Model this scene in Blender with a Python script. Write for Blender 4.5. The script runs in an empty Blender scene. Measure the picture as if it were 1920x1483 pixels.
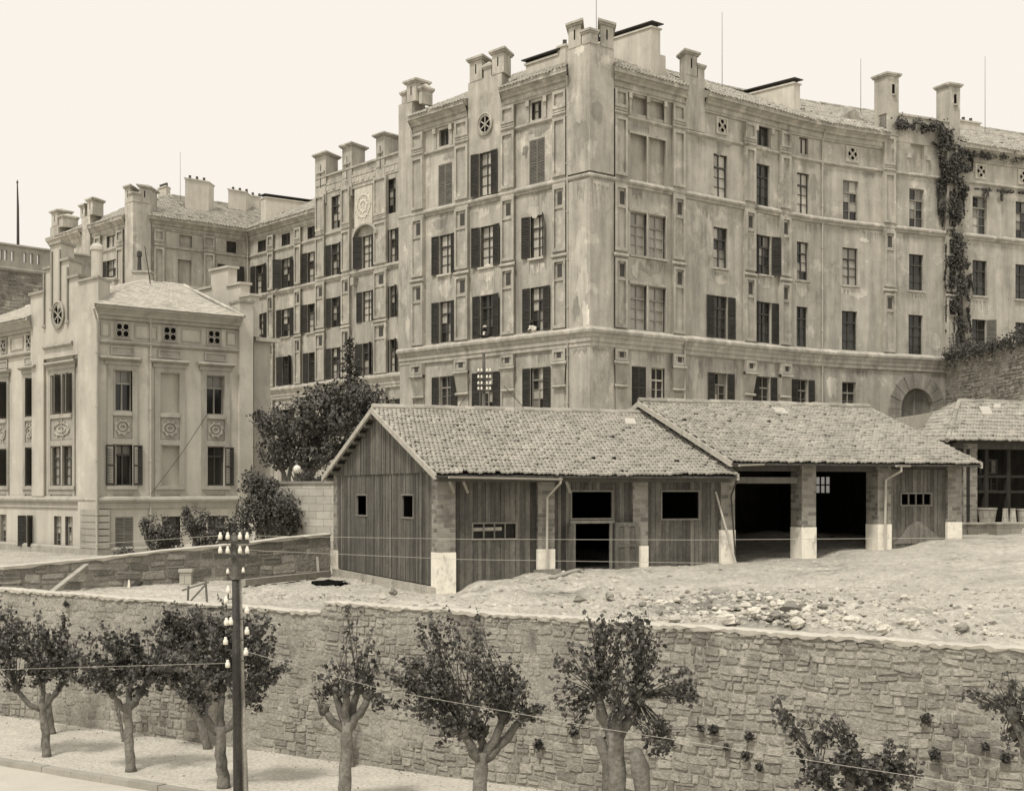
import bpy, math, random
from mathutils import Vector, Matrix, noise
R = random.Random(7)
SC = bpy.context.scene
COL = SC.collection
F = 2796.0; CX = 960.0; HY = 920.0; CZ = 7.48          # survey constants of the view: focal, axis, horizon, eye height

def ray(px): return (px - CX) / F
def at(px, py, D): return Vector((ray(px) * D, D, CZ + (HY - py) / F * D))
def zz(py, D): return CZ + (HY - py) / F * D

# ------------------------------------------------------------------ materials
TR, TG, TB = 1.0, 0.95, 0.825
def tint(g): return (g * TR, g * TG, g * TB, 1)
def nd(nt, t, **kw):
    n = nt.nodes.new(t)
    for k, v in kw.items(): setattr(n, k, v)
    return n
def mth(nt, op, a, b=None, c=None, clamp=False):
    n = nt.nodes.new('ShaderNodeMath'); n.operation = op; n.use_clamp = clamp
    for i, x in enumerate((a, b, c)):
        if x is None: continue
        if isinstance(x, (int, float)): n.inputs[i].default_value = x
        else: nt.links.new(x, n.inputs[i])
    return n.outputs[0]
def nz(nt, vec, scale, detail=4, rough=.6, sx=(1, 1, 1)):
    m = nd(nt, 'ShaderNodeMapping'); m.inputs['Scale'].default_value = sx
    nt.links.new(vec, m.inputs['Vector'])
    n = nd(nt, 'ShaderNodeTexNoise'); n.inputs['Scale'].default_value = scale
    n.inputs['Detail'].default_value = detail; n.inputs['Roughness'].default_value = rough
    nt.links.new(m.outputs[0], n.inputs['Vector'])
    return n.outputs['Fac']
def rng(nt, x, a, b, c, d):
    n = nd(nt, 'ShaderNodeMapRange'); nt.links.new(x, n.inputs[0])
    for i, v in enumerate((a, b, c, d)): n.inputs[i + 1].default_value = v
    return n.outputs[0]
def MAT(name, g, var=.2, vs=1.5, fine=.1, fs=25, streak=0, ss=2.0, patch=0, ps=.5, dark=0, ds=.35, rough=.9, bump=0, bs=30, bd=.02, brick=None, spec=.2, big=0):
    m = bpy.data.materials.new(name); m.use_nodes = True
    nt = m.node_tree; p = nt.nodes['Principled BSDF']
    p.inputs['Roughness'].default_value = rough
    p.inputs['Specular IOR Level'].default_value = spec
    geo = nd(nt, 'ShaderNodeNewGeometry'); P = geo.outputs['Position']
    at_ = nd(nt, 'ShaderNodeAttribute'); at_.attribute_name = 'tone'
    f = at_.outputs['Fac']
    if var: f = mth(nt, 'MULTIPLY', f, rng(nt, nz(nt, P, vs, 6), .25, .75, 1 - var, 1 + var))
    if fine: f = mth(nt, 'MULTIPLY', f, rng(nt, nz(nt, P, fs, 3), .25, .75, 1 - fine, 1 + fine))
    if big: f = mth(nt, 'MULTIPLY', f, rng(nt, nz(nt, P, .12, 3), .3, .7, 1 - big, 1 + big))
    if streak: f = mth(nt, 'MULTIPLY', f, rng(nt, nz(nt, P, ss, 5, .65, (1, 1, .12)), .3, .7, 1 - streak, 1 + streak * .6))
    if patch:
        k = rng(nt, nz(nt, P, ps, 8, .68), .57, .62, 0, patch)
        f = mth(nt, 'MULTIPLY', f, mth(nt, 'ADD', k, 1.0))
    if dark:
        k = rng(nt, nz(nt, P, ds, 8, .7, (1, 1, .6)), .56, .65, 0, dark)
        f = mth(nt, 'MULTIPLY', f, mth(nt, 'SUBTRACT', 1.0, k))
    hgt = None
    if brick:
        uv = nd(nt, 'ShaderNodeUVMap')
        wob = nd(nt, 'ShaderNodeTexNoise'); wob.inputs['Scale'].default_value = 6
        nt.links.new(P, wob.inputs['Vector'])
        mx = nd(nt, 'ShaderNodeVectorMath', operation='SCALE'); nt.links.new(wob.outputs['Color'], mx.inputs[0]); mx.inputs['Scale'].default_value = .03
        ad = nd(nt, 'ShaderNodeVectorMath', operation='ADD'); nt.links.new(uv.outputs[0], ad.inputs[0]); nt.links.new(mx.outputs[0], ad.inputs[1])
        b = nd(nt, 'ShaderNodeTexBrick')
        b.inputs['Scale'].default_value = 1; b.inputs['Brick Width'].default_value = brick[0]; b.inputs['Row Height'].default_value = brick[1]
        b.inputs['Mortar Size'].default_value = brick[2]; b.inputs['Mortar Smooth'].default_value = .3; b.inputs['Bias'].default_value = brick[5]
        b.inputs['Color1'].default_value = (1, 1, 1, 1); b.inputs['Color2'].default_value = (brick[3],) * 3 + (1,); b.inputs['Mortar'].default_value = (brick[4],) * 3 + (1,)
        nt.links.new(ad.outputs[0], b.inputs['Vector'])
        f = mth(nt, 'MULTIPLY', f, b.outputs['Color'])
        hgt = mth(nt, 'SUBTRACT', 1.0, b.outputs['Fac'])
    mix = nd(nt, 'ShaderNodeVectorMath', operation='SCALE'); mix.inputs[0].default_value = tint(g)[:3]
    nt.links.new(f, mix.inputs['Scale']); nt.links.new(mix.outputs[0], p.inputs['Base Color'])
    if bump or hgt is not None:
        h = nz(nt, P, bs, 5, .65)
        if hgt is not None: h = mth(nt, 'ADD', mth(nt, 'MULTIPLY', h, .5), hgt)
        bp = nd(nt, 'ShaderNodeBump'); bp.inputs['Strength'].default_value = bump or .6; bp.inputs['Distance'].default_value = bd
        nt.links.new(h, bp.inputs['Height']); nt.links.new(bp.outputs[0], p.inputs['Normal'])
    return m
m_pl = MAT('weathered plaster', .43, var=.17, vs=1.1, fine=.12, fs=14, streak=.3, ss=1.6, patch=.3, ps=.5, dark=.3, ds=.4, bump=.35, bs=12, big=.12)
m_trim = MAT('moulded render', .415, var=.2, vs=1.6, fine=.12, streak=.24, ss=2.2, bump=.3, bs=14, dark=.3, ds=.6, patch=.2, ps=.8)
m_pale = MAT('pale render', .53, var=.12, vs=1.2, fine=.06, streak=.16, bump=.2, bs=14)
m_hpl = MAT('house plaster', .49, var=.12, vs=.8, fine=.07, fs=16, streak=.15, ss=1.2, patch=.12, ps=.35, dark=.2, bump=.2, bs=12, big=.05)
m_htr = MAT('house mouldings', .37, var=.12, vs=1.8, fine=.07, streak=.15, bump=.2, bs=14, dark=.25, ds=.6)
m_shut = MAT('shutter paint', .05, var=.3, vs=2, fine=.2, rough=.7)
m_shut2 = MAT('bleached shutter paint', .17, var=.2, vs=2, fine=.15, rough=.7)
m_frame = MAT('window frame paint', .26, var=.25, vs=1.5, rough=.6)
m_dframe = MAT('dark window frame', .07, var=.25, vs=1.5, rough=.6)
m_glass = MAT('window glass', .16, var=.15, vs=1, fine=0, rough=.12, spec=.5)
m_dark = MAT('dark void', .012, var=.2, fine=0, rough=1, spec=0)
m_tile = MAT('roof tiles', .335, var=.2, vs=1.0, fine=.16, fs=18, dark=.2, ds=.8, bump=.3, bs=40, big=.06)
m_tile2 = MAT('old roof tiles', .36, var=.25, vs=1.5, fine=.2, fs=12, dark=.35, ds=.7, bump=.3, bs=30)
m_slate = MAT('slate roof', .45, var=.14, vs=1.2, fine=.1, fs=20, rough=.8, dark=.25, ds=.6)
m_board = MAT('weathered boards', .125, var=.22, vs=1.1, fine=.2, fs=9, streak=.35, ss=7, bump=.4, bs=25)
m_wood = MAT('grey timber', .2, var=.2, vs=3, fine=.15, streak=.2, ss=6)
m_brick = MAT('pier masonry', .29, var=.22, vs=2, fine=.15, bump=.6, bs=22, brick=(.42, .16, .016, .32, 1.0, -.3), bd=.03, dark=.25, ds=1.2)
m_white = MAT('whitewash', .82, var=.14, vs=2, fine=.08, dark=.4, ds=1.6, bump=.4, bs=9, bd=.03)
m_ash = MAT('pale ashlar', .5, var=.2, vs=1.3, fine=.12, bump=.5, bs=15, brick=(.75, .33, .014, .8, .55, 0), dark=.3, ds=.5)
m_stone = MAT('wall stones', .35, var=.25, vs=1.1, fine=.2, fs=9, bump=1, bs=9, bd=.09, patch=.3, ps=.6, dark=.35, ds=.5)
m_mort = MAT('wall mortar', .355, var=.25, vs=1.5, fine=.25, fs=12, bump=1, bs=11, bd=.06, dark=.45, ds=.7)
m_cope = MAT('lime coping', .5, var=.15, vs=2, fine=.12, bump=.6, bs=14)
m_yard = MAT('yard rubble earth', .44, var=.22, vs=.8, fine=.28, fs=6, bump=1, bs=6, bd=.1, dark=.35, ds=.4, big=.1)
m_walk = MAT('gravel walk', .55, var=.12, vs=1.2, fine=.3, fs=9, bump=1, bs=14, bd=.05, big=.08, dark=.15, ds=.5)
m_road = MAT('dusty road', .5, var=.08, vs=.8, fine=.08, fs=20, bump=.3, bs=20)
m_kerb = MAT('kerb stone', .33, var=.12, vs=2, fine=.12)
m_rock = MAT('rubble stone', .46, var=.2, vs=4, fine=.15, bump=.5, bs=20)
m_leaf = MAT('leaves', .068, var=.35, vs=1.5, fine=.3, fs=10, rough=.55, spec=.4)
m_leaf2 = MAT('shrub leaves', .075, var=.4, vs=.9, fine=.3, fs=6, rough=.6, spec=.35)
m_bark = MAT('bark', .2, var=.4, vs=2.5, fine=.3, fs=12, bump=1, bs=9, bd=.05, dark=.5, ds=1.5)
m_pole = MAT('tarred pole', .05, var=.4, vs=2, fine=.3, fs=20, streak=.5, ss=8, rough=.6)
m_porc = MAT('porcelain', .74, var=.04, fine=0, rough=.2, spec=.5)
m_vent = MAT('vent grille', .075, var=.3, vs=6)
m_iron = MAT('iron', .06, var=.2, rough=.6)
m_zinc = MAT('zinc pipe', .4, var=.15, rough=.5)
m_wire = MAT('wire', .4, var=.1, rough=.5)
m_skin = MAT('skin', .45, var=.05, rough=.6)
m_cloth = MAT('dark cloth', .05, var=.2)
m_shirt = MAT('white linen', .6, var=.08)

# ------------------------------------------------------------------ mesh builder
WL = {}
def V(*a): return Vector(a)
class MB:
    def __init__(s): s.v = []; s.f = []; s.t = []; s.u = []
    def face(s, pts, tone=1.0, uv=None):
        i = len(s.v); s.v.extend(Vector(p) for p in pts); s.f.append(tuple(range(i, i + len(pts)))); s.t.append(tone); s.u.append(uv)
    def grid(s, rows, tone=1.0, tf=None):
        i = len(s.v); n = len(rows[0])
        for r in rows: s.v.extend(Vector(p) for p in r)
        for a in range(len(rows) - 1):
            for b in range(n - 1):
                s.f.append((i + a * n + b, i + a * n + b + 1, i + (a + 1) * n + b + 1, i + (a + 1) * n + b))
                s.t.append(tf(a, b) if tf else tone); s.u.append(None)
    def hexa(s, p, tone=1.0, skip=()):
        # p: 8 points, 0-3 lower ring, 4-7 upper ring
        for k, q in enumerate(((3, 2, 1, 0), (4, 5, 6, 7), (0, 1, 5, 4), (1, 2, 6, 5), (2, 3, 7, 6), (3, 0, 4, 7))):
            if k in skip: continue
            s.face([p[j] for j in q], tone)
    def box(s, x0, x1, y0, y1, z0, z1, tone=1.0, skip=()):
        s.hexa([V(x0, y0, z0), V(x1, y0, z0), V(x1, y1, z0), V(x0, y1, z0), V(x0, y0, z1), V(x1, y0, z1), V(x1, y1, z1), V(x0, y1, z1)], tone, skip)
    def tube(s, pts, rad, n=8, tone=1.0, cap=True, jit=0, rnd=R):
        pts = [Vector(p) for p in pts]
        if not isinstance(rad, (list, tuple)): rad = [rad] * len(pts)
        rows = []; up = None
        for k, p in enumerate(pts):
            d = (pts[min(k + 1, len(pts) - 1)] - pts[max(k - 1, 0)]).normalized()
            if up is None: up = V(1, 0, 0) if abs(d.x) < .8 else V(0, 1, 0)
            a = (up - d * up.dot(d)).normalized(); b = d.cross(a); up = a
            row = []
            for j in range(n):
                an = 2 * math.pi * j / n; rr = rad[k] * (1 + (rnd.uniform(-jit, jit) if jit else 0))
                row.append(p + (a * math.cos(an) + b * math.sin(an)) * rr)
            rows.append(row + [row[0].copy()])
        i = len(s.v)
        for r in rows: s.v.extend(r[:-1])
        for k in range(len(rows) - 1):
            for j in range(n):
                s.f.append((i + k * n + j, i + k * n + (j + 1) % n, i + (k + 1) * n + (j + 1) % n, i + (k + 1) * n + j)); s.t.append(tone); s.u.append(None)
        if cap:
            s.f.append(tuple(i + j for j in reversed(range(n)))); s.t.append(tone); s.u.append(None)
            s.f.append(tuple(i + (len(rows) - 1) * n + j for j in range(n))); s.t.append(tone); s.u.append(None)
    def lathe(s, c, prof, n=12, tone=1.0):
        rows = [[V(c[0] + r * math.cos(2 * math.pi * j / n), c[1] + r * math.sin(2 * math.pi * j / n), c[2] + z) for j in range(n)] for r, z in prof]
        i = len(s.v)
        for r in rows: s.v.extend(r)
        for k in range(len(rows) - 1):
            for j in range(n):
                s.f.append((i + k * n + j, i + k * n + (j + 1) % n, i + (k + 1) * n + (j + 1) % n, i + (k + 1) * n + j)); s.t.append(tone); s.u.append(None)
    def leaf(s, p, size, rnd, tone=1.0, nrm=None):
        d = V(rnd.gauss(0, 1), rnd.gauss(0, 1), rnd.gauss(-.2, .8)).normalized()
        n = (nrm or V(rnd.gauss(0, .8), rnd.gauss(-.4, .8), rnd.gauss(.4, .7)))
        t = d.cross(n)
        if t.length < .01: return
        t.normalize(); w = size * .42; fold = d.cross(t) * size * .12
        i = len(s.v)
        s.v += [p - d * size * .5, p - d * .1 * size + t * w + fold, p + d * size * .5, p - d * .1 * size - t * w + fold]
        s.f += [(i, i + 1, i + 2), (i, i + 2, i + 3)]; s.t += [tone, tone]; s.u += [None, None]
    def build(s, name, mat, parent=None, smooth=False, local=False, org=None):
        if not s.f: return None
        vs = s.v
        if local: o0 = Vector((0, 0, 0)); wl = None
        else:
            if org is None:
                lo = Vector([min(v[i] for v in vs) for i in range(3)]); hi = Vector([max(v[i] for v in vs) for i in range(3)])
                org = Vector(((lo.x + hi.x) / 2, (lo.y + hi.y) / 2, lo.z))
            o0 = Vector(org)
        me = bpy.data.meshes.new(name)
        me.from_pydata([v - o0 for v in vs], [], s.f)
        me.materials.append(mat)
        a = me.attributes.new('tone', 'FLOAT', 'FACE'); a.data.foreach_set('value', s.t)
        uvl = me.uv_layers.new(name='UVMap'); li = 0; data = [0.0] * (2 * len(me.loops))
        for fi, f in enumerate(s.f):
            uv = s.u[fi]
            if uv is None:
                p = [vs[k] for k in f]; nn = (p[1] - p[0]).cross(p[2] - p[0])
                if nn.length > 1e-9: nn.normalize()
                if abs(nn.z) > .9: uv = [(q.x, q.y) for q in p]
                else:
                    tx, ty = -nn.y, nn.x; L = math.hypot(tx, ty) or 1
                    uv = [((q.x * tx + q.y * ty) / L, q.z) for q in p]
            for q in uv: data[2 * li] = q[0]; data[2 * li + 1] = q[1]; li += 1
        uvl.data.foreach_set('uv', data)
        if smooth: me.polygons.foreach_set('use_smooth', [True] * len(me.polygons))
        me.update()
        o = bpy.data.objects.new(name, me); COL.objects.link(o)
        if not local:
            WL[o.name] = o0
            if parent: o.parent = parent; o.location = o0 - WL[parent.name]
            else: o.location = o0
        elif parent: o.parent = parent
        return o
def tag(o, label, cat, group=None, kind=None):
    if label: o['label'] = label
    if cat: o['category'] = cat
    if group: o['group'] = group
    if kind: o['kind'] = kind
    return o
def struct(o): o['kind'] = 'structure'; return o
def thing(name, loc, label, cat, group=None):
    o = bpy.data.objects.new(name, None); COL.objects.link(o); o.location = loc; WL[o.name] = Vector(loc)
    o.empty_display_size = .5
    return tag(o, label, cat, group)

# ------------------------------------------------------------------ facade frame: s along the wall, n outward, z up
class Fac:
    def __init__(s, pts):
        s.p = [Vector((a, b)) for a, b in pts]
        s.d = [(s.p[i + 1] - s.p[i]).normalized() for i in range(len(s.p) - 1)]
        s.L = [0]
        for i in range(len(s.p) - 1): s.L.append(s.L[-1] + (s.p[i + 1] - s.p[i]).length)
        N = [Vector((d.y, -d.x)) for d in s.d]
        s.n = [N[0]]
        for i in range(1, len(N)):
            m = (N[i - 1] + N[i]).normalized(); s.n.append(m / m.dot(N[i]))
        s.n.append(N[-1])
    def seg(s, q):
        for i in range(len(s.d) - 1):
            if q < s.L[i + 1]: return i
        return len(s.d) - 1
    def pos(s, q, n, z):
        i = s.seg(q); t = (q - s.L[i]) / (s.L[i + 1] - s.L[i]); tc = min(1, max(0, t))
        m = s.n[i] * (1 - tc) + s.n[i + 1] * tc
        b = s.p[i] + s.d[i] * (q - s.L[i]) + m * n
        return Vector((b.x, b.y, z))
    def s(s_, px, n=0):
        k = ray(px); best = None
        last = len(s_.d) - 1
        for i in range(last + 1):
            a = s_.p[i] + s_.n[i] * n; b = s_.p[i + 1] + s_.n[i + 1] * n; d = b - a
            den = d.x - k * d.y
            if abs(den) < 1e-9: continue
            t = (k * a.y - a.x) / den
            lo = -9 if i == 0 else -1e-6; hi = 9 if i == last else 1 + 1e-6
            if lo <= t <= hi: return s_.L[i] + t * (s_.L[i + 1] - s_.L[i])
        raise ValueError('no hit %s' % px)
    def D(s, px, n=0): return s.pos(s.s(px, n), n, 0).y
    def z(s, px, py, n=0): return zz(py, s.D(px, n))
    def ang(s, q): d = s.d[s.seg(q)]; return math.atan2(d.y, d.x)
    def cuts(s, a, b): return [a] + [l for l in s.L[1:-1] if a + 1e-4 < l < b - 1e-4] + [b]
def fbox(mb, fa, s0, s1, n0, n1, z0, z1, tone=1.0, back=False, z0b=None, z1b=None):
    cs = fa.cuts(s0, s1)
    for i in range(len(cs) - 1):
        a, b = cs[i], cs[i + 1]
        p = [fa.pos(a, n1, z0), fa.pos(b, n1, z0), fa.pos(b, n0, z0 if z0b is None else z0b), fa.pos(a, n0, z0 if z0b is None else z0b),
             fa.pos(a, n1, z1), fa.pos(b, n1, z1), fa.pos(b, n0, z1 if z1b is None else z1b), fa.pos(a, n0, z1 if z1b is None else z1b)]
        sk = [] if back else [4]
        if i > 0: sk.append(5)
        if i < len(cs) - 2: sk.append(3)
        mb.hexa(p, tone, sk)
def fprof(mb, fa, s0, s1, prof, tone=1.0, caps=True):
    # moulding: profile of (n, z) swept along the facade, from top to bottom
    cs = fa.cuts(s0, s1)
    rows = [[fa.pos(q, n, z) for q in cs] for n, z in prof]
    mb.grid(rows[::-1], tone)
    if caps:
        mb.face([fa.pos(s0, n, z) for n, z in prof], tone); mb.face([fa.pos(s1, n, z) for n, z in reversed(prof)], tone)
def wall_holes(mb, fa, s0, s1, z0, z1, holes, dep=.3, n=0.0, tone=1.0, zc=()):
    ss = sorted(set([round(x, 4) for x in fa.cuts(s0, s1)] + [round(x, 4) for h in holes for x in (h[0], h[1]) if s0 < x < s1]))
    zs = sorted(set([z0, z1] + [round(x, 4) for h in holes for x in (h[2], h[3]) if z0 < x < z1]))
    for i in range(len(ss) - 1):
        a, b = ss[i], ss[i + 1]; m = (a + b) / 2
        run = None
        for j in range(len(zs) - 1):
            c, d = zs[j], zs[j + 1]; k = (c + d) / 2
            if any(h[0] < m < h[1] and h[2] < k < h[3] for h in holes):
                if run is not None: mb.face([fa.pos(a, n, run), fa.pos(b, n, run), fa.pos(b, n, c), fa.pos(a, n, c)], tone); run = None
            elif run is None: run = c
        if run is not None: mb.face([fa.pos(a, n, run), fa.pos(b, n, run), fa.pos(b, n, z1), fa.pos(a, n, z1)], tone)
    for h in holes:
        a, b, c, d = h[:4]; e = n - dep
        mb.face([fa.pos(a, n, c), fa.pos(a, e, c), fa.pos(a, e, d), fa.pos(a, n, d)], tone)
        mb.face([fa.pos(b, e, c), fa.pos(b, n, c), fa.pos(b, n, d), fa.pos(b, e, d)], tone)
        mb.face([fa.pos(a, n, d), fa.pos(a, e, d), fa.pos(b, e, d), fa.pos(b, n, d)], tone)
        mb.face([fa.pos(a, e, c), fa.pos(a, n, c), fa.pos(b, n, c), fa.pos(b, e, c)], tone)
        if len(h) > 4 and h[4]: mb.face([fa.pos(a, e, c), fa.pos(b, e, c), fa.pos(b, e, d), fa.pos(a, e, d)], tone * .97)

# ------------------------------------------------------------------ windows
CACHE = {}
def mesh_once(key, fn):
    if key not in CACHE: CACHE[key] = fn()
    return CACHE[key]
def inst(me, name, parent, loc=(0, 0, 0), rz=0):
    if me.users == 0: o = bpy.data.objects.new(name, me)
    else: o = bpy.data.objects.new(name, me)
    COL.objects.link(o); o.parent = parent; o.location = loc; o.rotation_euler = (0, 0, rz); return o
def tomesh(mb, name, mat):
    o = mb.build(name, mat, local=True); me = o.data; bpy.data.objects.remove(o); return me
def frame_mesh(w, h, mat, rows=3, cols=2, tr=.70, y=.20):
    def fn():
        m = MB(); t = .055
        m.box(-w/2, -w/2 + t, y - .05, y + .06, 0, h); m.box(w/2 - t, w/2, y - .05, y + .06, 0, h)
        m.box(-w/2 + t, w/2 - t, y - .049, y + .06, h - t, h); m.box(-w/2 + t, w/2 - t, y - .049, y + .06, 0, t)
        zt = h * tr if tr else h - t
        if tr: m.box(-w/2 + t, w/2 - t, y - .07, y + .06, zt - .04, zt + .05)
        for c in range(1, cols):
            x = -w/2 + w * c / cols; m.box(x - .035, x + .035, y - .045, y + .05, t, zt - .04)
            if tr: m.box(x - .022, x + .022, y - .04, y + .05, zt + .05, h - t)
        for r in range(1, rows):
            z = t + (zt - t) * r / rows; m.box(-w/2 + t, w/2 - t, y - .03, y + .04, z - .015, z + .015)
        return tomesh(m, 'window', mat)
    return mesh_once(('fr', round(w, 2), round(h, 2), mat.name, rows, cols, tr), fn)
def pane_mesh(w, h, style, seed, rows=3, cols=2, tr=.70, y=.22):
    def fn():
        rd = random.Random(seed * 31 + 5); m = MB(); zt = h * tr if tr else h
        zl = [zt * r / rows for r in range(rows)] + ([zt, h] if tr else [h])
        for c in range(cols):
            x0 = -w/2 + w * c / cols; x1 = x0 + w / cols
            cur = rd.random()
            for r in range(len(zl) - 1):
                if style == 'dark': t = rd.uniform(.1, .3)
                elif style == 'curtain': t = rd.uniform(2.2, 3.4) if cur < .75 else rd.uniform(.2, .6)
                elif style == 'pale': t = rd.uniform(1.6, 2.3)
                elif style == 'blind': t = rd.uniform(1.0, 1.25) if r == len(zl) - 2 else rd.uniform(.06, .12)
                else: t = rd.choice((.12, .2, .3, 1.2, 2.2, 2.8))
                dy = rd.uniform(-.004, .004); q = rd.uniform(-.012, .012)
                m.face([V(x0, y + dy, zl[r]), V(x1, y + dy + q, zl[r]), V(x1, y + dy + q * .5, zl[r + 1]), V(x0, y + dy, zl[r + 1])], t)
        return tomesh(m, 'pane', m_glass)
    return mesh_once(('pn', round(w, 2), round(h, 2), style, seed, rows, cols, tr), fn)
def shutter_mesh(w, h, mat, side):
    # hinge at x=0, leaf extends to side*w
    def fn():
        m = MB(); a, b = (0, w) if side > 0 else (-w, 0); t = .06; th = .045
        m.box(a, a + t, -th, 0, 0, h); m.box(b - t, b, -th, 0, 0, h)
        for z0, z1 in ((0, .09), (h * .47, h * .47 + .08), (h - .08, h)): m.box(a + t, b - t, -th + .002, -.002, z0, z1)
        z = .1; n = 0
        while z < h - .14:
            if not (h * .47 - .06 < z < h * .47 + .07):
                m.hexa([V(a + t, -.036, z), V(b - t, -.036, z), V(b - t, -.005, z + .045), V(a + t, -.005, z + .045),
                        V(a + t, -.036, z + .016), V(b - t, -.036, z + .016), V(b - t, -.005, z + .061), V(a + t, -.005, z + .061)], R.uniform(.85, 1.15))
            z += .075
        m.box(a + t, b - t, -.004, -.001, .09, h - .08, .5)
        return tomesh(m, 'shutter', mat)
    return mesh_once(('sh', round(w, 2), round(h, 2), mat.name, side), fn)
def sill_mesh(w, mat):
    def fn():
        m = MB(); m.box(-w/2 - .1, w/2 + .1, -.14, .1, -.12, -.002); return tomesh(m, 'sill', mat)
    return mesh_once(('si', round(w, 2), mat.name), fn)
SEED = [0]
def window(parent, fa, s, z0, w, h, style='mix', shut=None, sill=None, fm=None, rows=3, cols=2, tr=.70, smat=None, ang=None, n=0.0, name='window', label=None):
    SEED[0] += 1; rd = random.Random(SEED[0])
    w = round(w, 2); h = round(h, 2)
    fm = fm or m_dframe; smat = smat or m_shut
    p = fa.pos(s, n, z0)
    o = inst(frame_mesh(w, h, fm, rows, cols, tr), name, parent, p - WL[parent.name], fa.ang(s))
    if label: o['label'] = label
    inst(pane_mesh(w, h, style, SEED[0] % 6, rows, cols, tr), 'pane', o)
    if sill: inst(sill_mesh(w, sill), 'sill', o)
    if shut == 'closed':
        for sd in (1, -1): inst(shutter_mesh(w / 2 - .01, h - .02, smat, sd), 'shutter', o, (-sd * (w / 2 - .005), .05, .01), 0)
    elif shut:
        for sd in (1, -1):
            if shut == 'left' and sd > 0 or shut == 'right' and sd < 0: continue
            a = (ang if ang is not None else rd.choice((.03, .05, .08, .12, .2, .35, .8)))
            inst(shutter_mesh(w / 2 + .02, h - .02, smat, sd), 'shutter', o, (sd * (w / 2 + .015), -.03, .01), -sd * a)
    return o
# ------------------------------------------------------------------ roof tiles as real corrugated courses
def tiles(mb, fn, u0, u1, vlen, per=.25, row=.38, amp=.045, lip=.05, inl=0, inr=0, sub=5, seed=1, miss=0, stag=False, jit=.012):
    rd = random.Random(seed); nr = max(1, int(round(vlen / row))); dv = 1.0 / nr
    du = per / sub; nc = int(math.ceil((u1 - u0) / du))
    wob = [rd.uniform(0, 6) for _ in range(6)]
    for r in range(nr):
        offs = {}; tn = {}
        rows = [[], []]; keep = []
        for k in (0, 1):
            v = (r + k * 1.08) * dv; vv = min(v, 1)
            a = u0 + inl * vv; b = u1 - inr * vv
            for c in range(nc + 1):
                u = min(u1, u0 + c * du); uc = min(max(u, a), b)
                ti = int((u - u0) / per)
                if (ti) not in offs: offs[ti] = rd.gauss(0, jit) + (rd.uniform(.03, .07) if rd.random() < miss else 0); tn[ti] = min(1.3, max(.7, rd.gauss(1, .07)))
                ph = 2 * math.pi * (u - u0) / per + (math.pi * (r % 2) if stag else 0)
                h = amp * (.5 + .5 * math.cos(ph)) ** .7
                sag = 2.5 * jit * math.sin(u * .7 + wob[0]) * math.sin(v * 5 + wob[1])
                h += (lip if k == 0 else 0) + offs[ti] + sag
                p = fn(uc, v - (.3 * dv * .5 * math.cos(ph) * (1 if stag else .4) if k == 0 else 0) + (offs[ti] * .15 if k == 0 else 0))
                rows[k].append(p + V(0, 0, h))
                if k == 0: keep.append(uc)
        i = len(mb.v)
        low = [q - V(0, 0, lip * .9 + .01) for q in rows[0]]
        mb.v += low + rows[0] + rows[1]; n = nc + 1
        for c in range(nc):
            if abs(keep[c] - keep[c + 1]) < 1e-6: continue
            t = tn[int((min(u1, u0 + c * du) - u0) / per)]
            mb.f.append((i + c, i + c + 1, i + n + c + 1, i + n + c)); mb.t.append(t); mb.u.append(None)
            mb.f.append((i + n + c, i + n + c + 1, i + 2 * n + c + 1, i + 2 * n + c)); mb.t.append(t); mb.u.append(None)
def ridge_tiles(mb, a, b, r=.13, step=.38, seed=3):
    rd = random.Random(seed); a, b = Vector(a), Vector(b); n = int((b - a).length / step)
    for k in range(n):
        p = a.lerp(b, k / n); q = a.lerp(b, (k + 1.1) / n)
        d = V(0, 0, rd.uniform(-.012, .02))
        mb.tube([p + d, q + d], [r * 1.05, r * .92], 8, rd.uniform(.8, 1.2))

# ------------------------------------------------------------------ corner building (A + curved right flank)
K = at(1106, 920, 80.0)
A0 = at(752, 920, 92.9)
q1 = Vector((19.0, 93.2)); d1 = (q1 - Vector((K.x, K.y))).normalized(); d2 = Vector((9.2, 4.8)).normalized()
bend = []
for k in range(9):
    t = k / 8; a = q1 - d1 * 3.2; b = q1; c = q1 + d2 * 3.2
    bend.append(tuple(a * (1 - t) ** 2 + b * 2 * t * (1 - t) + c * t * t))
M = Fac([(A0.x, A0.y), (K.x, K.y)] + bend + [tuple(q1 + d2 * 26)])
SK = M.L[1]
ROW = {0: (28.2, 29.2), 1: (24.58, 27.1), 2: (20.48, 22.84), 3: (16.38, 18.84), 4: (12.06, 14.35)}
AF = Fac([(A0.x, A0.y), (K.x, K.y)]); BF = Fac([(K.x, K.y), tuple(q1)])
PROF_CORN = [(.68, 30.42), (.68, 30.26), (.58, 30.14), (.42, 30.0), (.32, 29.93), (.32, 29.8), (.16, 29.74), (.16, 29.5), (.1, 29.46), (.1, 29.36), (0, 29.33)]
PROF_S1 = [(.06, 24.6), (.2, 24.5), (.24, 24.42), (.22, 24.34), (.12, 24.26), (.1, 24.16), (.0, 24.12)]
PROF_S2 = [(.05, 16.34), (.34, 16.24), (.42, 16.12), (.4, 15.99), (.3, 15.9), (.24, 15.74), (.2, 15.72), (.2, 15.5), (.14, 15.47), (.14, 15.26), (.08, 15.22), (0, 15.18)]
PROF_AT = [(.02, 28.12), (.14, 28.06), (.15, 27.96), (.06, 27.88), (0, 27.84)]
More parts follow.
